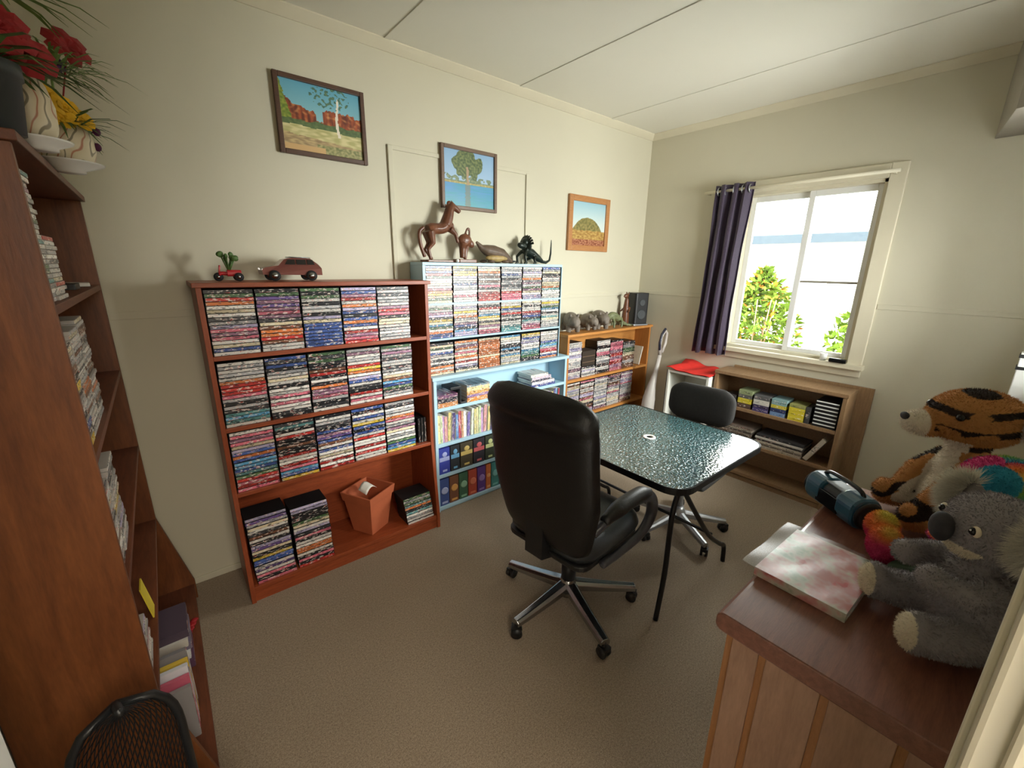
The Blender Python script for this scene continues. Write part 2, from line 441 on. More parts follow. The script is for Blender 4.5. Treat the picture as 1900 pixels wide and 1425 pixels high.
# ================================================================== THE ROOM
XL, XR, YF, YB, H = -0.45, 3.68, -0.17, 2.52, 2.80
WY0, WY1, WZ0, WZ1 = 0.76, 1.63, 1.05, 2.22      # window_1 opening in the right wall
SX0, SX1, SZ0, SZ1 = 2.25, 3.25, 1.10, 2.15      # side window in the front wall
DX0, DX1, DZ1 = -0.16, 0.58, 2.05                # doorway in the front wall
T = 0.12
b = MB(); b.box(XL-T, XR+T, YF-1.6, YB+T, -0.05, 0); struct('floor', b, 'carpet')
b = MB(); b.box(XL-T, XR+T, YF-T, YB+T, H, H+0.05); struct('ceiling', b, 'ceiling')
b = MB(); b.box(XL-T, XR+T, YB, YB+T, 0, H); struct('wall_back', b, 'wall')
b = MB(); b.box(XL-T, XL, YF-T, YB, 0, H); struct('wall_left', b, 'wall')
b = MB()
b.box(XR, XR+T, YF-T, WY0, 0, H); b.box(XR, XR+T, WY1, YB, 0, H); b.box(XR, XR+T, WY0, WY1, 0, WZ0); b.box(XR, XR+T, WY0, WY1, WZ1, H)
struct('wall_right', b, 'wall')
b = MB()
b.box(XL, DX0, YF-T, YF, 0, H); b.box(DX0, DX1, YF-T, YF, DZ1, H); b.box(DX1, SX0, YF-T, YF, 0, H)
b.box(SX0, SX1, YF-T, YF, 0, SZ0); b.box(SX0, SX1, YF-T, YF, SZ1, H); b.box(SX1, XR, YF-T, YF, 0, H)
struct('wall_front', b, 'wall')
# hall behind the doorway
b = MB(); b.box(-0.9, 1.3, -1.75, -1.65, 0, 2.6); b.box(-0.95, -0.9, -1.7, YF-T, 0, 2.6); b.box(1.3, 1.35, -1.7, YF-T, 0, 2.6); b.box(-0.95, 1.35, -1.75, YF-T, 2.6, 2.65)
struct('wall_hall', b, 'hall')
# cornice and joint strips
b = MB()
def cornice(p0, p1, nrm):
    p0, p1, n = Vector(p0), Vector(p1), Vector(nrm)
    prof = [(0, 0), (0, -0.045), (0.006, -0.045), (0.03, -0.022), (0.045, -0.006), (0.045, 0)]
    b.prism([p0+n*a+Vector((0, 0, z)) for a, z in prof], [p1+n*a+Vector((0, 0, z)) for a, z in prof])
cornice((XL, YB, H), (XR, YB, H), (0, -1, 0)); cornice((XR, YB, H), (XR, YF, H), (-1, 0, 0))
cornice((XL, YF, H), (XL, YB, H), (1, 0, 0)); cornice((XR, YF, H), (XL, YF, H), (0, 1, 0))
struct('trim_1', b, 'cream_paint')
for i, x in enumerate((1.155, 2.09, 3.05)):
    b = MB(); b.box(x-0.02, x+0.02, YF, YB, H-0.005, H); struct('trim_%d' % (i+2), b, 'ceiling', bevel=0.003)
for i, x in enumerate((0.2, )):
    b = MB(); b.box(x-0.02, x+0.02, YF, YB, H-0.008, H); struct('trim_5', b, 'ceiling', bevel=0.003)
b = MB(); b.box(XL, XR, YB-0.006, YB, 1.400, 1.432); struct('trim_6', b, 'wall', bevel=0.002)
b = MB(); b.box(XR-0.006, XR, YF, WY0-0.09, 1.412, 1.444); b.box(XR-0.006, XR, WY1+0.09, YB, 1.412, 1.444); struct('trim_7', b, 'wall', bevel=0.002)
# outline of an old opening sheeted over on the back wall
b = MB(); b.box(1.135, 1.165, YB-0.014, YB, 0.0, 2.30); b.box(2.175, 2.205, YB-0.012, YB, 0.0, 2.29); b.box(1.135, 2.205, YB-0.008, YB, 2.28, 2.305)
struct('trim_8', b, 'wall', bevel=0.003)
b = MB(); b.box(XL, XR, YB-0.012, YB, 0, 0.035); struct('baseboard_back', b, 'wall', bevel=0.003)
b = MB(); b.box(XR-0.012, XR, YF, YB, 0, 0.05); struct('baseboard_right', b, 'wall', bevel=0.003)
b = MB(); b.box(XL, XL+0.012, YF, YB, 0, 0.05); struct('baseboard_left', b, 'wall', bevel=0.003)
b = MB(); b.box(DX1+0.1, XR, YF, YF+0.012, 0, 0.05); struct('baseboard_front', b, 'wall', bevel=0.003)
# bulkhead in the far right upper corner
b = MB(); z0, z1 = 2.36, H
a = [(XR, 0.345), (3.1, 0.25), (2.9, YF), (XR, YF)]
b.prism([(x, y, z0) for x, y in a], [(x, y, z1) for x, y in a]); b.box(3.09, XR, 0.2, 0.205, z0-0.0, z0+0.004)
struct('trim_9', b, 'grey_box', bevel=0.006)

# window in the right wall
win = MB()
a = 0.085
win.box(XR-0.022, XR, WY0-a, WY0, WZ0-0.03, WZ1+a); win.box(XR-0.022, XR, WY1, WY1+a, WZ0-0.03, WZ1+a); win.box(XR-0.022, XR, WY0, WY1, WZ1, WZ1+a)
W1 = struct('window_1', win, 'cream_paint', bevel=0.004)
b = MB(); b.box(XR-0.0, XR+T, WY0, WY0+0.02, WZ0, WZ1); b.box(XR, XR+T, WY1-0.02, WY1, WZ0, WZ1); b.box(XR, XR+T, WY0, WY1, WZ1-0.02, WZ1)
b.build('window_lining', 'cream_paint', W1)
b = MB(); b.box(XR-0.06, XR+T, WY0-0.1, WY1+0.1, WZ0-0.055, WZ0-0.02); b.box(XR-0.018, XR, WY0-0.085, WY1+0.085, WZ0-0.11, WZ0-0.055)
b.build('window_sill', 'cream_paint', W1, bevel=0.004)
ym = (WY0+WY1)/2-0.012
def sash(y0, y1, x, name, bar):
    s_ = MB(); f = 0.038
    s_.box(x, x+0.03, y0, y0+f, WZ0-0.02, WZ1-0.02); s_.box(x, x+0.03, y1-f, y1, WZ0-0.02, WZ1-0.02)
    s_.box(x, x+0.03, y0+f, y1-f, WZ0-0.02, WZ0+0.03); s_.box(x, x+0.03, y0+f, y1-f, WZ1-0.06, WZ1-0.02)
    o = s_.build(name, 'white_gloss', W1, bevel=0.003)
    g = MB(); g.box(x+0.013, x+0.017, y0+f, y1-f, WZ0+0.03, WZ1-0.06); g.build('pane', 'pane', o)
    if bar:
        g = MB(); g.box(x+0.008, x+0.022, y0+f, y1-f, 1.565, 1.58); g.build('glazing_bar', 'grey_box', o)
sash(WY0+0.02, ym+0.02, XR+0.05, 'sash', True); sash(ym-0.02, WY1-0.02, XR+0.085, 'sash', False)
# side window (front wall, far right, seen edge on)
b = MB(); a = 0.07
b.box(SX0-a, SX0, YF, YF+0.03, SZ0-a, SZ1+a); b.box(SX1, SX1+a, YF, YF+0.03, SZ0-a, SZ1+a); b.box(SX0, SX1, YF, YF+0.03, SZ1, SZ1+a); b.box(SX0-a, SX1+a, YF, YF+0.07, SZ0-0.05, SZ0-0.01)
W2 = struct('window_2', b, 'white_gloss', bevel=0.003)
b = MB(); x = (SX0+SX1)/2
for x0, x1 in ((SX0, x), (x, SX1)):
    b.box(x0, x0+0.04, YF-0.07, YF-0.04, SZ0, SZ1); b.box(x1-0.04, x1, YF-0.07, YF-0.04, SZ0, SZ1)
    b.box(x0, x1, YF-0.07, YF-0.04, SZ0, SZ0+0.04); b.box(x0, x1, YF-0.07, YF-0.04, SZ1-0.04, SZ1)
b.build('sash', 'white_gloss', W2)
b = MB(); b.box(SX0, SX1, YF-0.057, YF-0.053, SZ0, SZ1); b.build('pane', 'pane', W2)
# white post with dark latch bands at the right end of the front wall
b = MB(); b.box(3.30, 3.37, YF, 0.0, 0.86, 1.27); struct('trim_10', b, 'white_gloss', bevel=0.004)
b2 = MB(); b2.box(3.295, 3.375, YF, 0.004, 1.245, 1.262); b2.box(3.295, 3.375, YF, 0.004, 1.185, 1.2); b2.build('latch_band', 'black_plastic', bpy.data.objects['trim_10'])
# door frame the photo is taken through, and the door folded back on the left
b = MB(); b.box(DX1, DX1+0.09, YF-T, -0.052, 0, DZ1); b.box(DX1-0.012, DX1, YF-0.03, -0.075, 0, DZ1)
struct('door_frame_1', b, 'cream_paint', bevel=0.006).name = 'door_1'
D1 = bpy.data.objects['door_1']
b = MB(); b.box(DX1+0.018, DX1+0.03, -0.053, -0.046, 0, DZ1); b.build('frame_bead', 'cream_paint', D1, bevel=0.002)
b = MB(); b.box(-0.312, -0.268, 0.0, 0.80, 0.01, 2.02); D2 = struct('door_2', b, 'white_gloss', bevel=0.004)

# ================================================================== OUTSIDE
b = MB(); b.box(XR+T, 30, -12, 20, -0.55, -0.5); tag(struct('ground', b, 'concrete'), 'pale concrete yard outside the window', 'ground').__setitem__('kind', 'structure')
hs = thing('neighbouring_house', 'white weatherboard house with grey roof edge seen through the window', 'house', (10.2, 4, -0.5))
b = MB()
for k in range(17):
    z = k*0.16
    b.prism([(0, -9, z), (0.03, -9, z), (0.012, -9, z+0.16), (0, -9, z+0.16)], [(0, 9, z), (0.03, 9, z), (0.012, 9, z+0.16), (0, 9, z+0.16)], Matrix.Scale(-1, 4, (1, 0, 0)))
b.box(0, 4, -9, 9, 0, 2.72); b.build('weatherboard_wall', 'siding', hs)
b = MB(); b.prism([(-0.5, -9.4, 2.66), (2.2, -9.4, 3.0), (2.2, -9.4, 3.05), (-0.5, -9.4, 2.82)], [(-0.5, 9.4, 2.66), (2.2, 9.4, 3.0), (2.2, 9.4, 3.05), (-0.5, 9.4, 2.82)])
b.build('roof', 'roof', hs)
b = MB(); b.box(-0.06, 0.0, -1.3, -0.3, 1.45, 2.25); b.build('window', 'siding', hs)
M('far_glass', S(112, 118, 116), 0.9, spec=0.08)
for y in (-1.25, -0.78):
    b = MB(); b.box(-0.07, -0.05, y, y+0.42, 1.5, 2.2); b.build('pane', 'far_glass', bpy.data.objects['window'])
def shrub(label, cx, cy, r, h, n, seed, flowers=0):
    rg = random.Random(seed); t = thing('garden_shrub', label, 'shrub', (cx, cy, -0.5))
    lf = MB(); fl = MB(); st = MB()
    for i in range(7):
        a = rg.uniform(0, 2*pi); st.tube([(0, 0, 0), (r*.35*cos(a), r*.35*sin(a), h*.5), (r*.7*cos(a), r*.7*sin(a), h*.85)], [0.02, 0.012, 0.005], 6)
    for i in range(n):
        u = rg.uniform(0.05, 1); a = rg.uniform(0, 2*pi); q = r*math.sqrt(rg.random())*(sin(pi*min(u*0.9+0.12, 1)))**0.6
        p = Vector((q*cos(a), q*sin(a), u*h)); d = Vector((rg.gauss(0, 1), rg.gauss(0, 1), rg.gauss(0.2, 0.7))).normalized(); sd = d.cross(Vector((rg.gauss(0, 1), rg.gauss(0, 1), 1))).normalized()
        L = rg.uniform(0.06, 0.12); W_ = L*0.22
        m_ = fl if i < flowers else lf
        m_.add([p, p+d*L*.5+sd*W_, p+d*L, p+d*L*.5-sd*W_], [(0, 1, 2, 3)])
    o = lf.build('foliage', 'shrub_leaf', t); st.build('stem', 'brownwood_v', t)
    if flowers: fl.build('flowers', 'shrub_flower', t)
shrub('leafy green shrub with orange flowers, left side of window view', 5.6, 2.12, 0.52, 2.15, 5200, 3, 520)
shrub('light green shrub in lower right corner of window view', 5.6, 0.98, 0.50, 2.0, 3600, 5)

# ================================================================== BOOKCASES
def bookcase(name, label, cat, loc, rz, w_, d_, h_, shelves, mh, mv, t=0.02, flare=None, plinth=0.08, top_over=0.012, back=True, top_t=None):
    """local frame: x along the front, front at y=0 facing -y, body to +y"""
    o = thing(name, label, cat, loc, rz); top_t = top_t or t
    for x0 in (0, w_-t):
        b = MB()
        if flare:
            zf, df, zl = flare
            pr = [(0, zf), (-df, zl), (-df, 0), (d_, 0), (d_, h_-top_t), (0, h_-top_t)]
        else: pr = [(0, 0), (d_, 0), (d_, h_-top_t), (0, h_-top_t)]
        b.prism([(x0, y, z) for y, z in pr], [(x0+t, y, z) for y, z in pr]); b.build('side_panel', mv, o, bevel=0.0015)
    b = MB(); b.box(-top_over, w_+top_over, -top_over, d_, h_-top_t, h_); b.build('top_panel', mh, o, bevel=0.002)
    for z in shelves:
        b = MB(); f = 0
        if flare and z < flare[0]: f = -flare[1]+0.004 if z <= flare[2]+0.05 else -flare[1]*(flare[0]-z)/(flare[0]-flare[2])
        b.box(t, w_-t, f+0.001, d_-0.006, z-t, z); b.build('shelf', mh, o, bevel=0.0015)
    if plinth:
        b = MB(); f = -flare[1]+0.012 if flare else 0.012
        b.box(t, w_-t, f, f+t, 0, plinth-t); b.build('plinth', mh, o)
    if back:
        b = MB(); b.box(t*.5, w_-t*.5, d_-0.006, d_, plinth*.5, h_-t); b.build('back_panel', mh, o)
    return o

BX0, BX1, BY = 0.125, 1.197, 2.215
RED_SH = [1.25, 0.915, 0.585, 0.085]
red = bookcase('bookcase', 'red-brown wooden bookcase packed with disc cases, against the picture wall', 'bookcase', (BX0, BY, 0), 0, BX1-BX0, YB-BY-0.01, 1.565, RED_SH, 'redwood_h', 'redwood_v', 0.02, flare=(0.60, 0.05, 0.10))
LX, LY0, LY1 = -0.17, 1.30, 2.41
LEFT_SH = [1.555, 1.205, 0.86, 0.49, 0.085]
left = bookcase('bookcase', 'tall dark brown wooden bookcase on the left with planters on top', 'bookcase', (LX, LY0, 0), pi/2, LY1-LY0, LX-XL-0.015, 1.885, LEFT_SH, 'darkwood_h', 'darkwood_v', 0.02, flare=(0.49, 0.09, 0.10))

# blue lower bookcase and blue case on top of it
BLX0, BLX1, BLY = 1.262, 2.478, 2.31
BLUE_SH = [0.75, 0.50, 0.275, 0.035]
blue = bookcase('bookcase', 'low pale blue painted bookcase behind the black leather chair', 'bookcase', (BLX0, BLY, 0), 0, BLX1-BLX0, YB-BLY-0.016, 0.965, BLUE_SH, 'blue_paint', 'blue_paint', 0.022, plinth=0.035)
bx = thing('open_case', 'pale blue open case full of disc cases standing on the low blue bookcase', 'shelf', (1.232, 2.335, 0.9665))
cw, chh, cdp = 1.17, 0.70, 0.16
b = MB(); b.box(0, cw+0.0, 0, cdp, chh-0.018, chh); b.build('top_panel', 'blue_paint', bx, bevel=0.002)
b = MB(); b.box(0, 0.018, 0, cdp, 0, chh-0.018); b.build('side_panel', 'blue_paint', bx)
b = MB(); b.box(cw-0.006, cw, 0, cdp, 0, chh-0.018); b.build('side_panel', 'blue_paint', bx)
for z in (0.225, 0.445):
    b = MB(); b.box(0.018, cw-0.006, 0, cdp, z, z+0.012); b.build('shelf', 'blue_paint', bx)
b = MB(); b.box(0.018, cw-0.006, cdp-0.006, cdp, 0, chh-0.018); b.build('back_panel', 'blue_paint', bx)

OX0, OX1, OY = 2.503, 3.668, 2.335
PINE_SH = [0.735, 0.40, 0.06]
pine = bookcase('bookcase', 'orange pine bookcase in the far corner with animal figurines on top', 'bookcase', (OX0, OY, 0), 0, OX1-OX0, YB-OY-0.016, 1.125, PINE_SH, 'pine_h', 'pine_v', 0.022, plinth=0.06)

# low brown shelf under the window
LW = 0.885
low = bookcase('bookcase', 'low brown wood-grain shelf unit under the window', 'bookcase', (3.42, 1.545, 0), -pi/2, LW, 0.225, 0.865, [0.60, 0.325, 0.07], 'brownwood_h', 'brownwood_v', 0.025, plinth=0.06, top_over=0.004, back=True)
b = MB(); b.box(3.648, 3.664, 0.572, 1.50, 0.0, 0.885); tag(b.build('wooden_board', 'brownwood_v', None, off=(3.656, 1.03, 0), bevel=0.002), 'brown wooden board standing between low shelf and window wall', 'board')
wc = thing('cube_cabinet', 'small white open cabinet beside the low shelf under a red cloth', 'cabinet', (3.36, 1.93, 0), -pi/2)
b = MB(); b.box(0, 0.018, 0, 0.29, 0, 0.80); b.build('side_panel', 'white_paint', wc, bevel=0.001)
b = MB(); b.box(0.35, 0.368, 0, 0.29, 0, 0.80); b.build('side_panel', 'white_paint', wc)
for z in (0.02, 0.30, 0.782):
    b = MB(); b.box(0.018, 0.35, 0.002, 0.285, z, z+0.018); b.build('shelf', 'white_paint', wc)
b = MB(); b.box(0.018, 0.35, 0.282, 0.288, 0.038, 0.782); b.build('back_panel', 'white_paint', wc)
b = MB(); b.box(-0.004, 0.0, -0.003, 0.0, 0, 0.8); b.build('edge_strip', 'black_plastic', wc)

# ================================================================== DISC CASES
PAL = {'k': ('black', (34, 34, 38)), 'd': ('dark grey', (66, 66, 70)), 'y': ('yellow', (222, 190, 70)), 'r': ('red', (186, 52, 48)), 'o': ('orange', (214, 122, 64)),
       'w': ('white', (226, 222, 216)), 's': ('silver grey', (168, 168, 170)), 'p': ('pink', (206, 108, 128)), 'm': ('mauve', (150, 108, 132)), 'l': ('lilac', (182, 174, 208)),
       'b': ('blue', (66, 92, 158)), 'c': ('sky blue', (92, 160, 202)), 't': ('teal', (92, 148, 150)), 'g': ('green', (76, 108, 70)), 'n': ('brown', (122, 80, 58)), 'e': ('cream', (220, 206, 172)), 'u': ('purple', (98, 76, 132))}
def case_mesh(name, L=0.181, D=0.135, Tn=0.0156, spine='spine', case='black_plastic'):
    b = MB(); b.box(-L/2, L/2, 0.0012, D, 0.0004, Tn-0.0004, mi=0)
    b.box(-L/2+0.002, L/2-0.002, 0, 0.003, 0.0011, Tn-0.0011, mi=1)
    return b.mesh(name, [case, spine])
DVD = case_mesh('disc_case')
ORD = ['bottom', 'second', 'third', 'fourth', 'fifth', 'sixth', 'seventh', 'eighth', 'ninth', 'tenth', 'eleventh', 'twelfth', 'thirteenth', 'fourteenth', 'fifteenth', 'sixteenth', 'seventeenth', 'eighteenth', 'nineteenth', 'twentieth', 'twenty-first', 'twenty-second', 'twenty-third', 'twenty-fourth', 'twenty-fifth', 'twenty-sixth', 'twenty-seventh', 'twenty-eighth']
def stack(me, x, y, z, seq, n, th, where, group, rz=0, tilt=0, name='disc_case', noun='disc case', jit=0.003, cat='disc case'):
    for i in range(n):
        k = seq[min(int(i/n*len(seq)), len(seq)-1)]
        nm, c = PAL[k]; j = rnd.uniform(0.86, 1.14)
        o = bpy.data.objects.new(name, me); COL.objects.link(o)
        dx, dy = rnd.uniform(-jit, jit)*0.6, rnd.uniform(-jit, jit)
        off = Matrix.Rotation(rz, 3, 'Z') @ Vector((dx+tilt*i*th, dy, 0))
        o.location = (x+off.x, y+off.y, z+i*th+0.0002); o.rotation_euler = (0, 0, rz)
        cc = lin(tuple(min(v*j/255, 1) for v in c)); o.color = (*cc, 1)
        lev = 'on the top' if i == n-1 else ('at the bottom' if i == 0 else ORD[i]+' up')
        tag(o, '%s %s %s of %s' % (nm, noun, lev, where), cat, group)
POS = ['leftmost', 'second', 'middle', 'fourth', 'rightmost']
ROWS = [  # bottom to top colour runs read off the photograph
 ['wbewlpmpllsdwseworrgkg', 'wwnrononedkmpmunmugkg', 'bbbbbbbbelwkwskwwgkgk', 'rpmrkwbolbkblbowromblb', 'sswswseekpsrmwsdsdsds'],
 ['wtctdskspsrrrowswswn', 'kdwwpwwpwwkwekwskbdbs', 'wdkspmpmokwkrrnkkgdgd', 'wpwrkdnwblwoyyrwswmsw', 'wsdgbccnewsdwdsdsmsgs'],
 ['prprgtobccbobwlepmpwp', 'ybcprwlwrkknkykrwktdn', 'rwrwewebwnbumlbkdswkd', 'wwrwrwswrwbkbbywbwkbd', 'ycbgwsewemswprowswdsw'],
]
RT = ['top shelf', 'second shelf', 'third shelf']
dx0 = 0.242
for r_, z in enumerate(RED_SH[:3]):
    ztop = [1.545, 1.23, 0.895][r_]; n = [17, 18, 18][r_]
    for c_ in range(5):
        stack(DVD, dx0+c_*0.1875, BY+0.012, z, ROWS[r_][c_], n, 0.0168, '%s stack, %s of the red-brown bookcase' % (POS[c_], RT[r_]), 'disc cases in the red-brown bookcase')
stack(DVD, 0.254, BY-0.03, RED_SH[3], 'pkpwuwbbykeulkwndwesu' + 'ls', 22, 0.0168, 'left stack, bottom shelf of the red-brown bookcase', 'disc cases in the red-brown bookcase', tilt=-0.03)
stack(DVD, 0.447, BY-0.03, RED_SH[3], 'rkpkwoowwkpdlwegkkkll', 21, 0.0168, 'second stack, bottom shelf of the red-brown bookcase', 'disc cases in the red-brown bookcase', tilt=-0.02)
stack(DVD, 1.075, BY-0.025, RED_SH[3], 'wwswtdotgsgw', 11, 0.0168, 'small stack right of the terracotta pot', 'disc cases in the red-brown bookcase', tilt=-0.14)
# dark upright cases at the right end of the third shelf
for i in range(3):
    b = MB(); h_ = 0.16; b.box(-0.007, 0.007, 0, 0.13, 0, h_, mi=0); b.box(-0.005, 0.005, -0.001, 0.002, 0.004, h_-0.004, mi=1)
    o = b.build('upright_case', ['black_plastic', 'spine_upright']); o.location = (1.118+i*0.02, BY+0.03, RED_SH[2]+0.0005); o.color = lin((0.2, 0.18, 0.17))+(1,)
    tag(o, 'dark upright case on the third shelf, %s of the three at its right end' % ['leftmost', 'middle', 'rightmost'][i], 'disc case', 'dark upright cases beside the disc stacks')

# remaining disc cases (blue case and pine bookcase) as one counted-out mass
sb = MB()
def mass(x, y, z, n, th, seq, L=0.181):
    for i in range(n):
        k = seq[min(int(i/n*len(seq)), len(seq)-1)]; j = rnd.uniform(0.70, 0.98)
        col = lin(tuple(min(v*j/255, 1) for v in PAL[k][1]))+(1,); dx, dy = rnd.uniform(-.0025, .0025), rnd.uniform(-.003, .003)
        z0 = z+i*th
        sb.box(x-L/2+dx, x+L/2+dx, y+dy+0.0012, y+dy+0.13, z0+0.0004, z0+th-0.0006, mi=0, col=(0.02, 0.02, 0.02, 1))
        sb.box(x-L/2+dx+0.001, x+L/2+dx-0.001, y+dy, y+dy+0.003, z0+0.0008, z0+th-0.001, mi=1, col=col)
LIGHT = 'wwwsseelobprywmtcgsw'
def rseq(base, n=14): return ''.join(rnd.choice(base) for _ in range(n))
for r_, z in enumerate((0.967, 1.2045, 1.4245)):
    for c_ in range(6):
        s_ = rseq(LIGHT+'kd')
        if r_ == 0 and c_ == 2: s_ = 'oooooeoooooooe'
        if r_ == 0 and c_ == 0: s_ = 'eowokwkwsbwgek'
        if r_ == 2 and c_ == 0: s_ = 'egeyopsewwgrbob'
        if r_ == 2 and c_ == 2: s_ = 'rrrwkpsnsnsoew'
        if r_ == 2 and c_ == 3: s_ = 'pprwsdsksbwsw'
        n = 15 if r_ != 2 else 15
        if r_ == 0: n = 14
        mass(1.345+c_*0.1905, 2.343, z, n, 0.0148, s_)
for c_, (s_, n) in enumerate((('lwmwswlwlww', 21), ('wswlwdw', 7), ('kwkswdpwkww', 20), ('pmrpmrmpppk', 19), ('nsnegsd', 17))):
    mass(2.615+c_*0.19, 2.36, PINE_SH[0]+0.001, n if c_ != 1 else 6, 0.0148, s_)
    mass(2.615+c_*0.19, 2.36, PINE_SH[1]+0.001, 20, 0.0148, rseq('wspwlmdwnse'))
    mass(2.615+c_*0.19, 2.36, PINE_SH[2]+0.001, 19, 0.0148, rseq('sdndekwm'))
o = sb.build('disc_cases', ['black_plastic', 'spine_stuff'])
tag(o, 'rows of stacked disc cases filling the blue case and pine bookcase', 'disc cases', kind='stuff')
# dark box in the gap of the pine bookcase, and a leaning cream case
b = MB(); b.box(0, 0.17, 0, 0.12, 0, 0.13); b.box(0.004, 0.166, -0.001, 0.0, 0.03, 0.036, mi=1); b.box(0.004, 0.166, -0.001, 0.0, 0.08, 0.086, mi=1)
tag(b.build('storage_box', ['dark_gap', 'frame_mid'], None, off=(0, 0, 0), bevel=0.002), 'dark brown box on top of the second disc stack in pine bookcase', 'box').location = (2.72, 2.362, PINE_SH[0]+0.094)
b = MB(); b.box(-0.007, 0.007, 0, 0.13, 0, 0.18, mi=0); b.box(-0.0075, 0.0, -0.001, 0.002, 0, 0.18, mi=1)
o = b.build('disc_case', ['plush_cream', 'paper']); o.location = (3.56, 2.36, PINE_SH[0]+0.003); o.rotation_euler = (0, R(14), 0)
tag(o, 'cream case leaning at the right end of the upper pine shelf', 'disc case')

# left bookcase: slim cases with spines facing the room
CD = case_mesh('slim_case', 0.142, 0.125, 0.0104, 'spine', 'vac_grey')
def lst(y, z, n, seq, where, tilt=0, inset=0.012): stack(CD, LX-inset, y, z, seq, n, 0.0106, where, 'slim cases in the tall left bookcase', rz=pi/2, tilt=tilt, name='slim_case', noun='slim disc case')
lst(1.40, LEFT_SH[0], 26, 'swstsgswswtwsgwwswmswt', 'nearest stack, top shelf of left bookcase')
lst(1.55, LEFT_SH[0], 14, 'wwrewwsdwswwr', 'second stack, top shelf of left bookcase')
lst(1.40, LEFT_SH[1], 24, 'ykbkwsdyknsek', 'nearest stack, second shelf of left bookcase')
lst(1.55, LEFT_SH[1], 26, 'wdwsnswnoswdwsnswes', 'second stack, second shelf of left bookcase')
lst(1.70, LEFT_SH[1], 27, 'swdnsowsdnwswsdwnse', 'third stack, second shelf of left bookcase', 0.05)
lst(1.40, LEFT_SH[2], 22, 'dswnwsdsewd', 'nearest stack, third shelf of left bookcase')
lst(1.555, LEFT_SH[2], 23, 'swdlsyewsdsw', 'second stack, third shelf of left bookcase', 0.12)
lst(1.45, LEFT_SH[3], 12, 'wswlwpswl', 'only stack, fourth shelf of left bookcase')
b = MB(); b.box(0, 0.14, 0, 0.09, 0, 0.012); o = b.build('flat_box', 'paper', bevel=0.001); o.location = (-0.325, 2.22, LEFT_SH[0]+0.0005); o.rotation_euler = (0, 0, 0.1)
tag(o, 'thin white box lying on the top shelf of left bookcase', 'box')
b = MB(); b.rbox(0, 0.05, 0, 0.12, 0, 0.018, 0.006); o = b.build('remote_control', 'black_plastic', bevel=0.001); o.location = (-0.25, 1.98, LEFT_SH[0]+0.0005)
tag(o, 'small black remote lying on top shelf of left bookcase', 'remote')
b = MB(); b.box(0, 0.004, 0, 0.07, 0, 0.12); o = b.build('note_card', 'yellow_card'); o.location = (-0.182, 1.66, LEFT_SH[3]+0.001); o.rotation_euler = (0, R(-8), 0)
tag(o, 'yellowed note card standing on the fourth shelf of left bookcase', 'card')
# magazines and books at the bottom of the left bookcase
mg = [('grey', (150, 146, 146)), ('pink', (200, 96, 120)), ('white', (220, 220, 226)), ('lilac', (170, 160, 200)), ('yellow', (222, 188, 70)), ('grey', (130, 126, 130)), ('white', (232, 230, 226))]
for i, (nm, c) in enumerate(mg):
    b = MB(); t_ = 0.017; h_ = 0.20+0.02*((i*7) % 3); b.box(-0.17, 0, 0, t_, 0, h_, mi=0); b.box(-0.001, 0.001, 0.001, t_-0.001, 0.002, h_-0.002, mi=1)
    o = b.build('magazine', ['object_colour', 'spine_upright']); o.location = (-0.12, 1.50+i*0.026, LEFT_SH[4]+0.002); o.rotation_euler = (R(-4), 0, 0); o.color = lin(tuple(v/255 for v in c))+(1,)
    tag(o, '%s spined magazine, %s of the row on left bookcase bottom shelf' % (nm, ['nearest', 'second', 'third', 'fourth', 'fifth', 'sixth', 'last'][i]), 'magazine', 'magazines at the bottom of the left bookcase')
for i in range(5):
    b = MB(); b.box(-0.22, 0, 0, 0.18, 0, 0.034, mi=0); b.box(-0.001, 0.0015, 0.002, 0.178, 0.003, 0.031, mi=1)
    o = b.build('book', ['object_colour', 'spine']); o.location = (-0.115-0.008*(i % 2), 1.83+0.012*(i % 3), LEFT_SH[4]+0.0005+i*0.0345); c = [(90, 60, 84), (220, 220, 220), (120, 110, 130), (206, 200, 190), (80, 66, 80)][i]
    o.color = lin(tuple(v/255 for v in c))+(1,)
    tag(o, '%s book lying %s in the flat pile at bottom of left bookcase' % (['plum', 'white', 'mauve', 'cream', 'dark'][i], ['lowest', 'second', 'third', 'fourth', 'topmost'][i]), 'book', 'flat books at the bottom of the left bookcase')
b = MB()
for k in range(7): b.ball((0.004*k, 0.012*k, 0.008+0.003*(k % 2)), (0.014, 0.01, 0.008))
o = b.build('beads', 'petal_red'); o.location = (-0.125, 2.03, LEFT_SH[4]); tag(o, 'dark red bead string at the far end of left bookcase bottom shelf', 'beads')

# ================================================================== BOOKS IN THE BLUE BOOKCASE
def flatbook(x, y, z, w_, d_, t_, c, label, group=None, rz=0):
    b = MB(); b.box(0, w_, 0.002, d_, 0.002, t_-0.002, mi=0); b.box(0, w_, 0, d_+0.001, 0, 0.002, mi=1); b.box(0, w_, 0, d_+0.001, t_-0.002, t_, mi=1); b.box(0, w_, -0.001, 0.002, 0, t_, mi=1)
    o = b.build('book', ['paper', 'spine']); o.location = (x, y, z); o.rotation_euler = (0, 0, rz); o.color = lin(tuple(v/255 for v in c))+(1,)
    return tag(o, label, 'book', group)
z = BLUE_SH[0]+0.0005
for i, (c, t_, nm) in enumerate((((190, 130, 80), 0.03, 'tan'), ((50, 50, 60), 0.03, 'black'), ((120, 80, 110), 0.022, 'mauve'))):
    flatbook(1.295, 2.32, z, 0.15, 0.15, t_, c, '%s book in low pile at left end of blue bookcase upper shelf' % nm, 'low pile at the left'); z += t_+0.0006
z = BLUE_SH[0]+0.0005
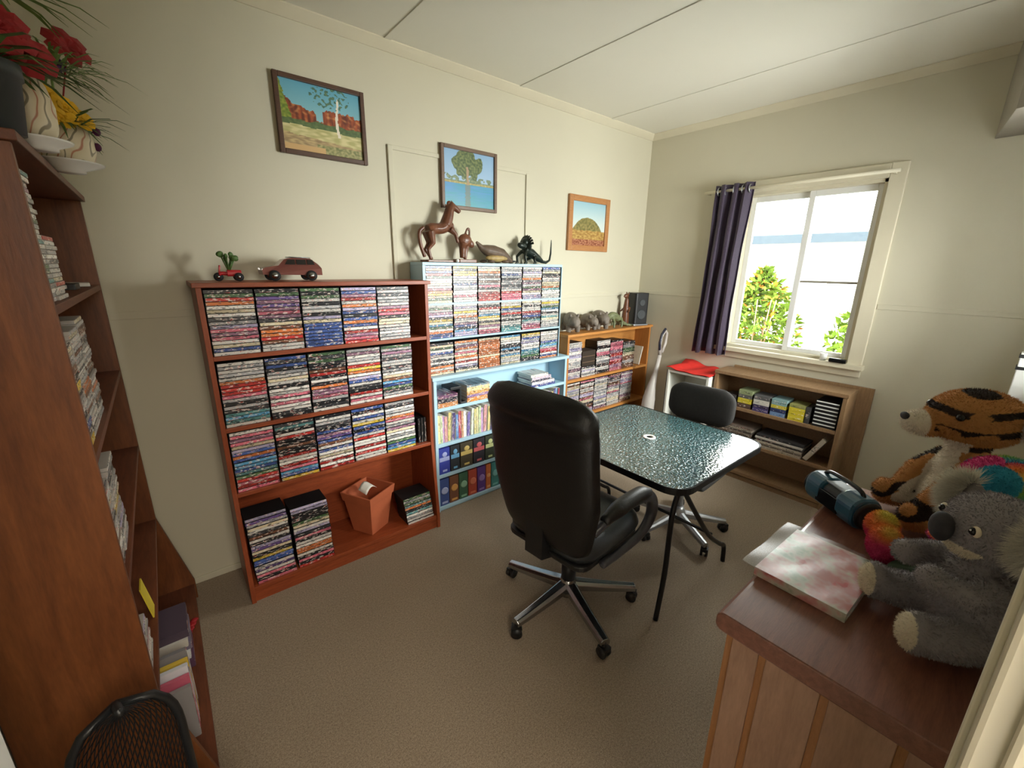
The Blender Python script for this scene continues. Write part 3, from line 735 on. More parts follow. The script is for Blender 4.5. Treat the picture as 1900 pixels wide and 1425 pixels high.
for i, (c, t_, nm) in enumerate((((214, 140, 70), 0.03, 'orange'), ((150, 120, 160), 0.02, 'mauve'), ((212, 160, 90), 0.022, 'amber'), ((226, 206, 150), 0.03, 'cream'), ((120, 140, 150), 0.014, 'grey blue'))):
    flatbook(1.52, 2.32, z, 0.19, 0.15, t_, c, '%s book in taller pile beside the black stand, blue bookcase' % nm, 'taller pile beside the black stand'); z += t_+0.0006
z = BLUE_SH[0]+0.0005
for i, (c, t_, nm) in enumerate((((70, 80, 140), 0.02, 'navy'), ((220, 216, 226), 0.022, 'white'), ((60, 60, 80), 0.016, 'dark'), ((206, 190, 206), 0.022, 'lilac'), ((226, 224, 214), 0.02, 'ivory'))):
    flatbook(2.10+0.012*(i % 2), 2.32, z, 0.26-0.02*i, 0.16, t_, c, '%s book in pile at the right end of the blue bookcase' % nm, 'pile at the right of the blue bookcase'); z += t_+0.0006
b = MB(); b.box(0, 0.012, 0, 0.12, 0, 0.11); b.box(-0.07, 0.012, 0, 0.12, 0.105, 0.125); b.box(0, 0.05, 0, 0.12, 0, 0.012)
o = b.build('book_stand', 'black_plastic', bevel=0.003); o.location = (1.462, 2.32, BLUE_SH[0]+0.0005); tag(o, 'black bookend between two piles in the blue bookcase', 'bookend')
# upright thin books
def ordw(n):
    ones = ['', 'first', 'second', 'third', 'fourth', 'fifth', 'sixth', 'seventh', 'eighth', 'ninth', 'tenth', 'eleventh', 'twelfth', 'thirteenth', 'fourteenth', 'fifteenth', 'sixteenth', 'seventeenth', 'eighteenth', 'nineteenth']
    if n < 20: return ones[n]
    tens = {2: ('twentieth', 'twenty'), 3: ('thirtieth', 'thirty'), 4: ('fortieth', 'forty'), 5: ('fiftieth', 'fifty'), 6: ('sixtieth', 'sixty')}[n//10]
    return tens[0] if n % 10 == 0 else tens[1]+'-'+ones[n % 10]
x = 1.292; i = 0
cols = [((222, 214, 160), 'cream'), ((196, 210, 170), 'pale green'), ((190, 150, 200), 'lilac'), ((206, 150, 150), 'rose'), ((216, 200, 130), 'yellow'), ((90, 80, 130), 'purple'), ((110, 150, 200), 'blue'), ((180, 80, 90), 'red'), ((206, 160, 120), 'tan'), ((228, 226, 224), 'white'), ((120, 110, 170), 'violet'), ((214, 224, 206), 'mint'), ((206, 196, 130), 'olive')]
while x < 2.40:
    t_ = rnd.uniform(0.014, 0.026); h_ = rnd.uniform(0.175, 0.205); c, nm = cols[i % len(cols)]
    b = MB(); b.box(0, t_-0.001, 0.001, 0.14, 0, h_, mi=0); b.box(0, t_-0.001, 0, 0.003, 0.0, h_, mi=1)
    o = b.build('book', ['paper', 'spine_upright']); o.location = (x, 2.325+rnd.uniform(0, 0.006), BLUE_SH[1]+0.0005); o.rotation_euler = (0, 0, 0)
    if i % 6 > 3: o.rotation_euler = (0, R(3.0), 0); o.location.z += 0.0016; x += 0.011
    o.color = lin(tuple(v/255 for v in c))+(1,)
    tag(o, 'thin %s book, %s from the left in the upright row of blue bookcase' % (nm, ordw(i+1)), 'book', 'upright books in the blue bookcase'); x += t_; i += 1
# boxed sets (row 3) and round-emblem volumes (row 4)
def boxset(x, w_, z, h_, c, band, label, ring=None, group=None):
    t = thing('boxed_set', label, 'boxed set', (x, 2.322, z+0.0005), 0, group)
    b = MB(); b.box(0, w_-0.003, 0, 0.15, 0, h_); o = b.build('slipcase', 'object_colour', t, bevel=0.001); o.color = lin(tuple(v/255 for v in c))+(1,)
    b = MB()
    if ring:
        cx, cz, r_ = w_/2, h_*0.55, w_*0.36
        b.lathe([(r_*0.72, 0), (r_, 0), (r_, 0.0016), (r_*0.72, 0.0016)], 20, T=Matrix.Translation((cx, 0.0, cz)) @ Matrix.Rotation(pi/2, 4, 'X'))
        bars = [(w_*0.2, w_*0.8, h_*0.06, h_*0.14)]
    else:
        b.ball((w_/2, -0.0005, h_*0.76), (w_*0.22, 0.002, h_*0.1)); bars = [(0.003, w_-0.006, h_*0.5, h_*0.66), (w_*0.3, w_*0.7, h_*0.08, h_*0.16)]
    for x0_, x1_, z0_, z1_ in bars:
        b3 = MB(); b3.box(x0_, x1_, -0.0012, 0, z0_, z1_); o3 = b3.build('title_bar', 'object_colour', t); o3.color = lin(tuple(v/255 for v in band))+(1,)
    o = b.build('emblem', 'object_colour', t); o.color = lin(tuple(v/255 for v in band))+(1,)
x = 1.292
for i, (c, bd, nm) in enumerate((((52, 64, 160), (170, 180, 230), 'bright blue'), ((40, 44, 50), (110, 170, 210), 'black and blue'), ((70, 62, 44), (212, 186, 110), 'dark gold'), ((44, 40, 48), (210, 100, 104), 'black and red'), ((54, 60, 46), (206, 212, 150), 'dark green'), ((40, 44, 60), (150, 160, 190), 'navy'), ((60, 46, 44), (200, 150, 110), 'dark brown'), ((48, 60, 96), (180, 190, 210), 'slate'))):
    w_ = [0.085, 0.075, 0.105, 0.1, 0.09, 0.09, 0.09, 0.09][i]
    boxset(x, w_, BLUE_SH[2], 0.185, c, bd, '%s boxed set on the third shelf of blue bookcase' % nm); x += w_+0.004
x = 1.29
for i, (c, bd, nm) in enumerate((((60, 80, 140), (170, 180, 220), 'blue'), ((112, 72, 50), (212, 156, 86), 'brown'), ((58, 96, 72), (140, 180, 150), 'green'), ((176, 70, 50), (214, 120, 90), 'red-orange'), ((92, 56, 130), (150, 120, 180), 'purple'), ((206, 112, 60), (236, 170, 110), 'orange'), ((70, 140, 138), (130, 190, 190), 'teal'), ((120, 120, 130), (190, 190, 200), 'grey'), ((150, 60, 70), (210, 130, 130), 'crimson'), ((70, 90, 120), (150, 170, 190), 'steel blue'))):
    w_ = 0.075 if i != 5 else 0.045
    boxset(x, w_, BLUE_SH[3], 0.20, c, bd, '%s volume with round emblem, bottom shelf of blue bookcase' % nm, ring=True); x += w_+0.003

# ================================================================== TERRACOTTA POT
pt = thing('square_planter', 'empty square terracotta planter on the bottom shelf of red-brown bookcase', 'planter', (0.80, 2.32, RED_SH[3]+0.001), R(28))
b = MB()
def sq(r, z): return [(r*sx, r*sy, z) for sx, sy in ((1, 1), (-1, 1), (-1, -1), (1, -1))]
def loft(b, rings, close=True):
    n = len(rings[0]); vs = [p for r in rings for p in r]
    fs = [(i*n+j, i*n+(j+1) % n, (i+1)*n+(j+1) % n, (i+1)*n+j) for i in range(len(rings)-1) for j in range(n)]
    fs.append(tuple(range(n-1, -1, -1))); fs.append(tuple((len(rings)-1)*n+j for j in range(n))); b.add(vs, fs)
loft(b, [sq(0.072, 0), sq(0.098, 0.21), sq(0.104, 0.21), sq(0.112, 0.265), sq(0.102, 0.265), sq(0.09, 0.2), sq(0.066, 0.01)])
b.build('pot', 'terracotta', pt, bevel=0.002)
b = MB(); b.grid(lambda u, v: (-0.07+0.09*u, -0.05+0.06*v, 0.235+0.03*sin(3*u)+0.02*v), 6, 4); o = b.build('paper_sheet', 'paper', None, solid=0.001)
o.matrix_world = pt.matrix_basis.copy(); o.location = (0.80, 2.32, RED_SH[3]+0.03); o.rotation_euler = (0, 0, R(28)); tag(o, 'crumpled white paper sticking out of the terracotta planter', 'paper')

# ================================================================== PICTURES
def painting(label, x0, x1, z0, z1, fn, fmat, fw=0.02, n=110, mount=None):
    t = thing('framed_picture', label, 'picture', ((x0+x1)/2, YB-0.001, z0)); w_ = x1-x0; h_ = z1-z0; hw = w_/2
    for nm, a in (('v', (-hw, -hw+fw, 0, h_)), ('v', (hw-fw, hw, 0, h_)), ('h', (-hw+fw, hw-fw, 0, fw)), ('h', (-hw+fw, hw-fw, h_-fw, h_))):
        b = MB(); b.box(a[0], a[1], -0.024, 0, a[2], a[3]); b.build('frame_bar', fmat, t, bevel=0.003)
    m_ = int(n*h_/w_); b = MB(); vs = []; fs = []
    for j in range(m_+1):
        for i in range(n+1): vs.append((-hw+fw*.8+(w_-1.6*fw)*i/n, -0.012, fw*.8+(h_-1.6*fw)*j/m_))
    for j in range(m_):
        for i in range(n):
            b.f.append([j*(n+1)+i, j*(n+1)+i+1, (j+1)*(n+1)+i+1, (j+1)*(n+1)+i]); b.m.append(0); b.sm.append(False)
            c = fn((i+.5)/n, (j+.5)/m_); b.c.append(lin(tuple(max(0, min(1, v/255)) for v in c))+(1,))
    b.v = vs; b.build('painted_canvas', 'painted_canvas', t)
    b = MB(); b.box(-hw+.004, hw-.004, -0.010, 0, .004, h_-.004); b.build('backing', 'frame_mid', t)
    return t
def N(x, y, s, k=0): return noise.noise(Vector((x*s, y*s, k)))
def mixc(a, b, t): t = max(0, min(1, t)); return tuple(p*(1-t)+q*t for p, q in zip(a, b))
def p1(u, v):
    hz = 0.42; ridge = 0.76-0.30*u*1.5 if u < 0.45 else (0.66 if u < 0.9 else 0.62)
    ridge += 0.05*N(u, 0, 9)+0.03*N(u, 0, 30)
    if 0.42 < u < 0.5: ridge = 0.48+0.04*N(u, 0, 20)
    c = mixc((150, 196, 200), (96, 164, 190), (v-.4)*1.6)
    if v < ridge: c = mixc((168, 84, 48), (104, 50, 36), 0.5+1.4*N(u*2.4, v*.5, 12, 3)); c = mixc(c, (206, 140, 84), max(0, N(u, v, 22, 9)*1.4))
    if u < 0.16 and v > 0.3+0.2*N(u, v, 8): 
        if v < 1.02-4.2*u+0.1*N(u, v, 14): c = mixc((96, 122, 48), (150, 160, 66), .5+N(u, v, 30))
    if v < 0.46+0.04*N(u, 0, 8, 2): c = mixc((104, 122, 74), (76, 96, 62), .5+N(u, v, 26))
    if v < 0.37+0.05*N(u, 0, 3, 5): c = mixc((214, 204, 152), (176, 170, 112), .5+1.2*N(u, v*3, 10, 7))
    if v < 0.26-0.1*u+0.02*N(u, 0, 9): c = mixc((150, 126, 92), (196, 172, 124), .5+1.3*N(u, v*3, 13, 8))
    if v < 0.15 and u > .4: c = mixc((120, 124, 78), (176, 166, 116), .5+1.3*N(u, v, 30, 8))
    if v < 0.10 and u < .5: c = (206, 168, 116)
    tr = 0.685+0.015*sin(v*9)
    if 0.30 < v < 0.86 and abs(u-tr) < 0.012+0.012*(0.86-v): c = (232, 222, 204)
    if v > 0.66 and (u-0.6)**2/0.06+(v-0.86)**2/0.03 < 1 and N(u, v, 24, 4) > 0.12: c = mixc((62, 104, 96), (104, 132, 96), .5+N(u, v, 40))
    return c
def p2(u, v):
    c = mixc((178, 200, 222), (140, 176, 210), v)
    if v < 0.55+0.05*N(u, 0, 10): c = mixc((96, 118, 96), (140, 152, 118), .5+N(u, v, 30, 2)) if N(u, v, 14, 6) > -.1 or v < .47 else c
    if v < 0.45: c = mixc((150, 138, 84), (186, 172, 110), .5+N(u, v, 30))
    if v < 0.41: c = mixc((84, 146, 196), (70, 150, 176), .5+N(u*.5, v*4, 9, 5)); c = mixc(c, (92, 168, 168), (0.3-v)*2)
    if v < 0.41 and abs(u-.46) < 0.05+.02*N(0, v, 30): c = mixc(c, (126, 118, 96), .6)
    d = ((u-.46)/.3)**2+((v-.76)/.27)**2+0.5*N(u, v, 9, 1)
    if d < 0.8 and v > .44: c = mixc((74, 92, 58), (122, 132, 82), .5+1.3*N(u, v, 26, 3))
    if .4 < v < .72 and abs(u-.46-.03*N(0, v, 6)) < 0.022: c = (168, 142, 112)
    return c
def p3(u, v):
    c = mixc((206, 218, 214), (150, 190, 204), (v-.5)*2)
    hill = 0.34+0.30*max(0, 1-abs((u-.46)/.44)**2.3)+.012*N(u, 0, 12)
    if v < hill: c = mixc((112, 108, 62), (150, 136, 84), .5+1.2*N(u, v, 20)); 
    if v < 0.36+.02*N(u, 0, 7): c = mixc((156, 118, 62), (190, 158, 92), .5+1.3*N(u, v*2, 16, 4))
    if v < 0.16: c = mixc((132, 72, 50), (182, 130, 100), .5+1.4*N(u, v*2, 20, 4))
    return c
painting('largest framed landscape of red cliffs and a white gum tree, dark frame', 0.578, 1.012, 2.172, 2.522, p1, 'frame_dark', 0.022)
painting('middle framed painting of a tree beside blue water', 1.472, 1.902, 2.00, 2.368, p2, 'frame_mid', 0.022)
painting('small painting of a rounded hill in a light wooden frame', 2.62, 3.118, 1.782, 2.206, p3, 'frame_pine', 0.045)

# ================================================================== CURTAIN
ct = thing('window_curtain', 'dark purple eyelet curtain drawn to the left of the window', 'curtain', (3.60, 1.72, 0.955))
b = MB()
def cf(u, v):
    y = (-0.165+0.29*u)*(1-0.10*sin(pi*v)) + 0.035*(0.5-v)
    amp = 0.026+0.012*(1-v)
    return (amp*sin(u*2*pi*3.6+0.5*v+0.6*sin(u*5))+0.004*sin(17*v+u*9), y+0.008*sin(u*2*pi*9), 1.335*v + 0.008*sin(u*30)*(1-v))
b.grid(cf, 90, 26); b.build('curtain_cloth', 'curtain_cloth', ct, solid=0.003)
for k in range(5):
    b = MB(); u = 0.1+0.2*k; p = cf(u, 0.965)
    ring = [(0.028*cos(a)*0.9, 0, 0.028*sin(a)) for a in [2*pi*i/16 for i in range(17)]]
    b.tube([(p[0]*0+q[0], p[1], 1.29+q[2]) for q in ring], 0.005, 6, cap=False); b.build('eyelet', 'silver', ct)
b = MB(); b.tube([(3.60, 1.92, 2.247), (3.60, 0.70, 2.247)], 0.011, 12)
o = thing('curtain_rod', 'slim cream curtain rod above the window', 'rod', (0, 0, 0)); b.build('rod', 'cream_paint', o)
for y in (1.90, 0.73):
    b = MB(); b.box(3.60, XR-0.022, y-0.006, y+0.006, 2.235, 2.247+0.004); b.build('bracket', 'cream_paint', o)
# things on the sill
b = MB(); b.rbox(0, 0.10, 0, 0.03, 0, 0.03, 0.01, axis='x'); o = b.build('black_case', 'black_gloss', bevel=0.003); o.location = (3.635, 0.755, WZ0-0.0195); o.rotation_euler = (0, 0, pi/2)
tag(o, 'small black case lying on the window sill', 'case')
b = MB(); b.lathe([(0.02, 0), (0.022, 0.05), (0.019, 0.05), (0.017, 0.004)], 16); o = b.build('white_cup', 'white_gloss'); o.location = (3.65, 0.90, WZ0-0.0195); tag(o, 'small white cup on the sill left of the black case', 'cup')

# ================================================================== RED CLOTH
b = MB()
def rc(u, v):
    x = 3.35+0.32*v; y = 1.553+0.39*u
    z = 0.806+0.018*math.exp(-((u-.9)/.15)**2)+0.012*(1+sin(u*14+v*4))*(0.4+v*.6)*0.7+0.07*max(0, v-.75)*2*u
    return (x, y, z)
b.grid(rc, 40, 16); o = b.build('red_cloth', 'red_cloth', None, off=(3.5, 1.72, 0.80), solid=0.004)
tag(o, 'bright red folded cloth lying on the small white cabinet', 'cloth')

# ================================================================== STICK VACUUM
vc = thing('stick_vacuum', 'pale grey upright stick vacuum leaning in the far corner', 'vacuum', (3.30, 2.06, 0))
b = MB(); b.tube([(0.0, 0.02, 0.08), (0.03, 0.02, 0.3), (0.05, 0.02, 0.5), (0.075, 0.02, 0.62), (0.10, 0.01, 0.75), (0.12, 0.0, 0.9)], [0.05, 0.062, 0.055, 0.036, 0.02, 0.017], 14); b.build('body', 'vac_grey', vc)
b = MB(); b.tube([(0.12, 0, 0.9), (0.10, 0.0, 0.99), (0.115, 0, 1.07), (0.16, 0.0, 1.12), (0.195, 0, 1.09), (0.19, 0, 1.0), (0.145, 0, 0.92)], [0.016, 0.015, 0.015, 0.016, 0.014, 0.014, 0.014], 10); b.build('handle_loop', 'vac_grey', vc)
b = MB(); b.tube([(0.088, -0.012, 0.95), (0.08, -0.012, 1.02), (0.10, -0.012, 1.09), (0.15, -0.012, 1.135)], 0.011, 8); b.build('grip', 'vac_dark', vc)
b = MB(); b.rbox(-0.12, 0.1, -0.06, 0.07, 0.0, 0.07, 0.02); b.build('floor_head', 'vac_grey', vc, bevel=0.006)

# ================================================================== GLASS TABLE
TX0, TX1, TY0, TY1, TZ = 1.63, 2.535, 0.805, 1.725, 0.705
tb = thing('glass_table', 'square table with rounded corners and rippled blue-green glass top', 'table', ((TX0+TX1)/2, (TY0+TY1)/2, 0))
hx, hy = (TX1-TX0)/2, (TY1-TY0)/2
def rrect(hx, hy, r, z, seg=7):
    out = []
    for sx, sy, st in ((1, 1, 0), (-1, 1, 1), (-1, -1, 2), (1, -1, 3)):
        for i in range(seg+1):
            a = (st+i/seg)*pi/2; out.append((sx*(hx-r)+r*cos(a), sy*(hy-r)+r*sin(a), z))
    return out
b = MB(); loft(b, [rrect(hx, hy, 0.10, TZ-0.006), rrect(hx, hy, 0.10, TZ)]); b.build('glass_top', 'table_glass', tb)
b = MB(); A = rrect(hx+0.006, hy+0.006, 0.105, 0); B_ = rrect(hx-0.022, hy-0.022, 0.08, 0)
n = len(A); rings = [[(p[0], p[1], TZ-0.03) for p in A], [(p[0], p[1], TZ+0.001) for p in A], [(p[0]*.995, p[1]*.995, TZ+0.003) for p in A], [(p[0]*.985, p[1]*.985, TZ+0.001) for p in A], [(p[0], p[1], TZ-0.0065) for p in B_], [(p[0], p[1], TZ-0.03) for p in B_]]
vs = [p for r in rings for p in r]; fs = [(i*n+j, i*n+(j+1) % n, ((i+1) % 6)*n+(j+1) % n, ((i+1) % 6)*n+j) for i in range(6) for j in range(n)]
b.add(vs, fs, smooth=False); b.build('table_rim', 'black_metal', tb)
b = MB(); b.lathe([(0.018, 0.0), (0.018, 0.004), (0.036, 0.004), (0.038, 0.0)], 24, c=(0, 0, TZ)); b.lathe([(0.017, 0.0), (0.017, -0.03), (0.022, -0.03), (0.022, -0.0065)], 20, c=(0, 0, TZ)); b.build('umbrella_hole_ring', 'white_gloss', tb)
def arc(pts, n=26):   # Catmull-Rom
    P_ = [Vector(p) for p in pts]; P_ = [P_[0]*2-P_[1]]+P_+[P_[-1]*2-P_[-2]]; out = []
    for i in range(1, len(P_)-2):
        for k in range(n//(len(P_)-3)+1):
            t = k/(n//(len(P_)-3)+1); a, b_, c, d = P_[i-1:i+3]
            out.append(0.5*((2*b_)+(-a+c)*t+(2*a-5*b_+4*c-d)*t*t+(-a+3*b_-3*c+d)*t**3))
    return out+[P_[-2]]
for sy in (-1, 1):
    y = sy*(hy-0.045)
    b = MB(); b.tube(arc([(-hx+0.06, y, TZ-0.03), (-hx+0.03, y, 0.55), (-hx+0.03, y, 0.25), (-hx-0.0, y-0.0, 0.0)]), 0.0125, 10); b.build('leg', 'black_metal', tb)
    b = MB(); b.tube(arc([(-hx+0.10, y, TZ-0.03), (-hx+0.25, y, 0.5), (0.0, y, 0.28), (hx-0.30, y, 0.16), (hx-0.23, y, 0.11), (hx-0.21, y, 0.0)], 36), 0.0125, 10); b.build('leg', 'black_metal', tb)
b = MB(); b.tube([(0.05, -hy+0.05, 0.258), (0.05, hy-0.05, 0.258)], 0.009, 8); b.build('cross_bar', 'black_metal', tb)

# ================================================================== OFFICE CHAIR
def star_base(par, r, zc, mat, caster='black_plastic', ang0=0, w0=0.034, w1=0.023, hub=0.035):
    for k in range(5):
        a = ang0+k*2*pi/5; T_ = Matrix.Rotation(a, 4, 'Z')
        b = MB(); rings = []
        for i in range(9):
            u = i/8; x = 0.02+(r-0.02)*u; z = zc+0.035*(1-u)**1.2+0.0; ww = w0*(1-u)+w1*u; hh = 0.024*(1-u)+0.015*u
            rings.append([(x, -ww, z-hh), (x, ww, z-hh), (x, ww, z+hh*.3), (x, ww*.5, z+hh), (x, -ww*.5, z+hh), (x, -ww, z+hh*.3)])
        rings = [[tuple(T_ @ Vector(p)) for p in q] for q in rings]; loft(b, rings); b.build('base_arm', mat, par, bevel=0.003)
        b = MB(); c = T_ @ Vector((r-0.01, 0, 0)); s_ = Matrix.Translation(c) @ Matrix.Rotation(a+1.0+k, 4, 'Z')
        for sx in (-0.014, 0.014): b.tube([(sx-0.007, 0, 0.026), (sx+0.007, 0, 0.026)], 0.026, 14, T=s_)
        b.tube([(0, 0, 0.03), (0, 0, zc)], 0.011, 8, T=s_); b.box(-0.02, 0.02, -0.02, 0.024, 0.036, 0.056, T=s_); b.build('caster', caster, par)
    b = MB(); b.lathe([(0.03, zc-0.03), (hub+.012, zc-0.02), (hub+.012, zc+0.04), (hub, zc+0.07), (0.028, zc+0.09)], 20); b.build('hub', mat, par)

oc = thing('office_chair', 'black leather high-back office chair with chrome star base', 'chair', (1.375, 1.20, 0), R(5))
star_base(oc, 0.345, 0.082, 'chrome', ang0=R(-41))
b = MB(); b.tube([(0, 0, 0.12), (0, 0, 0.38)], [0.028, 0.026], 14); b.tube([(0, 0, 0.12), (0, 0, 0.26)], 0.036, 14); b.build('gas_lift', 'black_plastic', oc)
b = MB(); b.box(-0.13, 0.13, -0.09, 0.09, 0.37, 0.415); b.tube([(0.02, -0.05, 0.39), (0.05, -0.22, 0.385)], 0.006, 8); b.build('tilt_mechanism', 'black_plastic', oc, bevel=0.006)
def pad(n1, n2, fn): # closed cushion from two grids
    b = MB(); b.grid(lambda u, v: fn(u, v, 1), n1, n2); k = len(b.v); b.grid(lambda u, v: fn(u, v, -1), n1, n2)
    for i in range((n1+1)*(n2+1)*0, 0): pass
    b.f = b.f[:n1*n2]+[f[::-1] for f in b.f[n1*n2:]]
    return b
def cushion(name, W_, D_, Hh, T_, mat, parent, rolls=None, sub=0):
    """superellipse cushion in u,v plane, normal along local z; rolls modulates thickness along v"""
    b = MB(); nu, nv = 28, 40
    def fn(u, v, s):
        a = 2*u-1; c = 2*v-1
        x = a*W_(v)/2; y = c*D_/2
        e = max(0, (1-abs(a)**4))**0.5*max(0, (1-abs(c)**6))**0.5
        th = Hh*(rolls(u, v, s) if rolls else 1)
        return T_ @ Vector((x, y, s*th*e/2))
    b.grid(lambda u, v: fn(u, v, 1), nu, nv); k = len(b.f); b.grid(lambda u, v: fn(u, v, -1), nu, nv)
    b.f = b.f[:k]+[f[::-1] for f in b.f[k:]]
    o = b.build(name, mat, parent)
    bm = bmesh.new(); bm.from_mesh(o.data); bmesh.ops.remove_doubles(bm, verts=bm.verts, dist=0.0004); bm.to_mesh(o.data); bm.free()
    return o
# backrest: v runs bottom to top
def bw(v): return 0.43+0.145*min(1, (v/0.40))**0.8 - 0.07*max(0, (v-0.82)/0.18)**2.2 - 0.20*(1-math.sqrt(max(0, 1-max(0, (v-0.9)/0.1)**2))) - 0.16*(1-math.sqrt(max(0, 1-max(0, (0.12-v)/0.12)**2)))
def brl(u, v, s):
    g = 1.0
    if s > 0 or v > 0.84: g += 0.35*math.exp(-((v-0.90)/0.055)**2)+0.25*math.exp(-((v-0.74)/0.06)**2)
    g -= 0.25*math.exp(-((v-0.835)/0.014)**2)
    g += 0.05*math.exp(-((u-.5)/.35)**2)
    return g
T_ = Matrix.Translation((-0.245, -0.015, 0.83)) @ Matrix.Rotation(R(-8), 4, 'Y') @ Matrix(((0, 0, 1, 0), (-1, 0, 0, 0), (0, 1, 0, 0), (0, 0, 0, 1)))
cushion('backrest', bw, 0.74, 0.12, T_, 'leather', oc, brl)
T_ = Matrix.Translation((0.03, 0, 0.475))
cushion('seat', lambda v: 0.50-0.14*abs(2*v-1)**5, 0.50, 0.15, T_ @ Matrix.Rotation(pi/2, 4, 'Z'), 'leather_seat_sheen', oc, lambda u, v, s: 1+(0.12*sin(v*pi*3) if s > 0 else 0))
b = MB(); b.rbox(-0.22, 0.25, -0.23, 0.23, 0.412, 0.44, 0.06, seg=5); b.build('seat_shell', 'black_plastic', oc, bevel=0.008)
b = MB(); b.prism([(-0.2, -0.05, 0.40), (-0.27, -0.05, 0.42), (-0.27, -0.05, 0.62), (-0.24, -0.05, 0.62), (-0.22, -0.05, 0.44)], [(-0.2, 0.05, 0.40), (-0.27, 0.05, 0.42), (-0.27, 0.05, 0.62), (-0.24, 0.05, 0.62), (-0.22, 0.05, 0.44)]); b.build('back_bracket', 'black_plastic', oc)
for sy in (-1, 1):
    y = sy*0.275
    b = MB(); b.tube(arc([(-0.20, y*.93, 0.62), (-0.12, y, 0.665), (0.05, y*1.04, 0.685), (0.19, y*1.04, 0.65), (0.235, y*1.03, 0.55), (0.17, y, 0.465), (0.02, y*.93, 0.425), (-0.10, y*.9, 0.42)], 40), [0.018, 0.02, 0.026, 0.029, 0.026, 0.022, 0.019, 0.018], 12)
    b.build('armrest', 'arm_highlight' if sy < 0 else 'black_plastic', oc)  # near arm takes the painted-highlight grey, far arm stays black
    b = MB(); b.tube(arc([(-0.16, y*1.0, 0.672), (-0.05, y*1.04, 0.70), (0.08, y*1.05, 0.704), (0.17, y*1.05, 0.68)], 16), [0.02, 0.034, 0.034, 0.032, 0.022], 12); b.build('arm_pad', 'leather', oc)

# task chair behind the table
tc_ = thing('task_chair', 'small dark armless task chair beyond the glass table', 'chair', (2.42, 1.20, 0), R(4))
star_base(tc_, 0.30, 0.075, 'silver', ang0=R(22), w0=0.022, w1=0.016)
b = MB(); b.tube([(0, 0, 0.12), (0, 0, 0.38)], 0.022, 14); b.build('gas_lift', 'silver', tc_)
cushion('seat', lambda v: 0.42, 0.42, 0.08, Matrix.Translation((0, 0, 0.43)), 'dark_fabric', tc_)
b = MB(); b.tube(arc([(0.05, 0, 0.385), (0.26, 0, 0.40), (0.31, 0, 0.5), (0.31, 0, 0.74)]), 0.016, 10); b.build('back_stem', 'black_metal', tc_)
def rl(p, q): return None
T_ = Matrix.Translation((0.27, 0.06, 0.785)) @ Matrix.Rotation(R(6), 4, 'Y') @ Matrix(((0, 0, 1, 0), (-1, 0, 0, 0), (0, 1, 0, 0), (0, 0, 0, 1)))
cushion('backrest', lambda v: 0.44-0.17*abs(2*v-1)**4, 0.25, 0.05, T_, 'dark_fabric', tc_)

# ================================================================== SIDEBOARD
SBX0, SBX1, SBY0, SBY1, SBZ = 0.935, 1.98, -0.155, 0.335, 0.85
sd_ = thing('sideboard', 'wooden sideboard with planked end panel at the right foreground', 'sideboard', (SBX0, SBY0, 0))
b = MB(); b.rbox(0, SBX1-SBX0, 0, SBY1-SBY0, SBZ-0.05, SBZ, 0.018, axis='x', seg=4); b.build('top_panel', 'topwood', sd_, bevel=0.004)
w_, d_ = SBX1-SBX0, SBY1-SBY0
b = MB(); b.box(0.035, w_-0.02, 0.01, d_-0.035, 0.02, SBZ-0.052); b.build('carcass', 'battenwood', sd_)
ys = [0.012, 0.135, 0.262, 0.385, d_-0.03]
for k in range(4):
    b = MB(); b.box(0.022, 0.035, ys[k]+0.008, ys[k+1]-0.008, 0.02, SBZ-0.052); b.build('plank', 'plankwood', sd_, bevel=0.002)
for k in range(5):
    b = MB(); b.box(0.0285, 0.035, ys[k]-0.008, ys[k]+0.008, 0.02, SBZ-0.052); b.build('batten', 'battenwood', sd_)
for k in range(3):
    z0 = 0.06+k*0.245; b = MB(); b.box(0.05, w_-0.04, d_-0.035, d_-0.018, z0, z0+0.235); dr = b.build('drawer_front', 'plankwood', sd_, bevel=0.004)
    for x in (0.25, w_-0.25):
        b = MB(); b.ball((x, d_-0.005, z0+0.12), 0.014); b.build('knob', 'battenwood', dr)

# album in a clear sleeve
al = thing('photo_album', 'pink floral album in a clear plastic sleeve on the sideboard', 'album', (1.14, 0.235, SBZ+0.0005), R(-2))
b = MB(); b.box(-0.0, 0.28, -0.105, 0.095, 0.0, 0.022, mi=0); o = b.build('page_block', 'paper', al)
m = bpy.data.materials.new('floral_cover'); t = NT(m); v = t.coord()
t.l(t.ramp(t.noise(v, 13, 3, .6), [(0.36, S(150, 160, 140)), (0.46, S(206, 196, 186)), (0.54, S(206, 150, 148)), (0.64, S(186, 84, 84))]), t.b.inputs['Base Color']); t.b.inputs['Roughness'].default_value = 0.3; MATS['floral'] = m
b = MB(); b.box(-0.003, 0.283, -0.108, 0.098, 0.022, 0.025); b.box(-0.003, 0.283, -0.108, 0.098, 0.0, 0.0015); b.box(-0.005, -0.002, -0.108, 0.098, 0.0, 0.025); b.build('cover', 'floral', al, bevel=0.001)
b = MB(); b.grid(lambda u, v: (-0.012+0.31*u, -0.115+0.245*v, 0.0275+0.003*sin(u*9+v*7)*sin(v*8)), 16, 12); b.build('plastic_sleeve', 'clear_plastic', al)

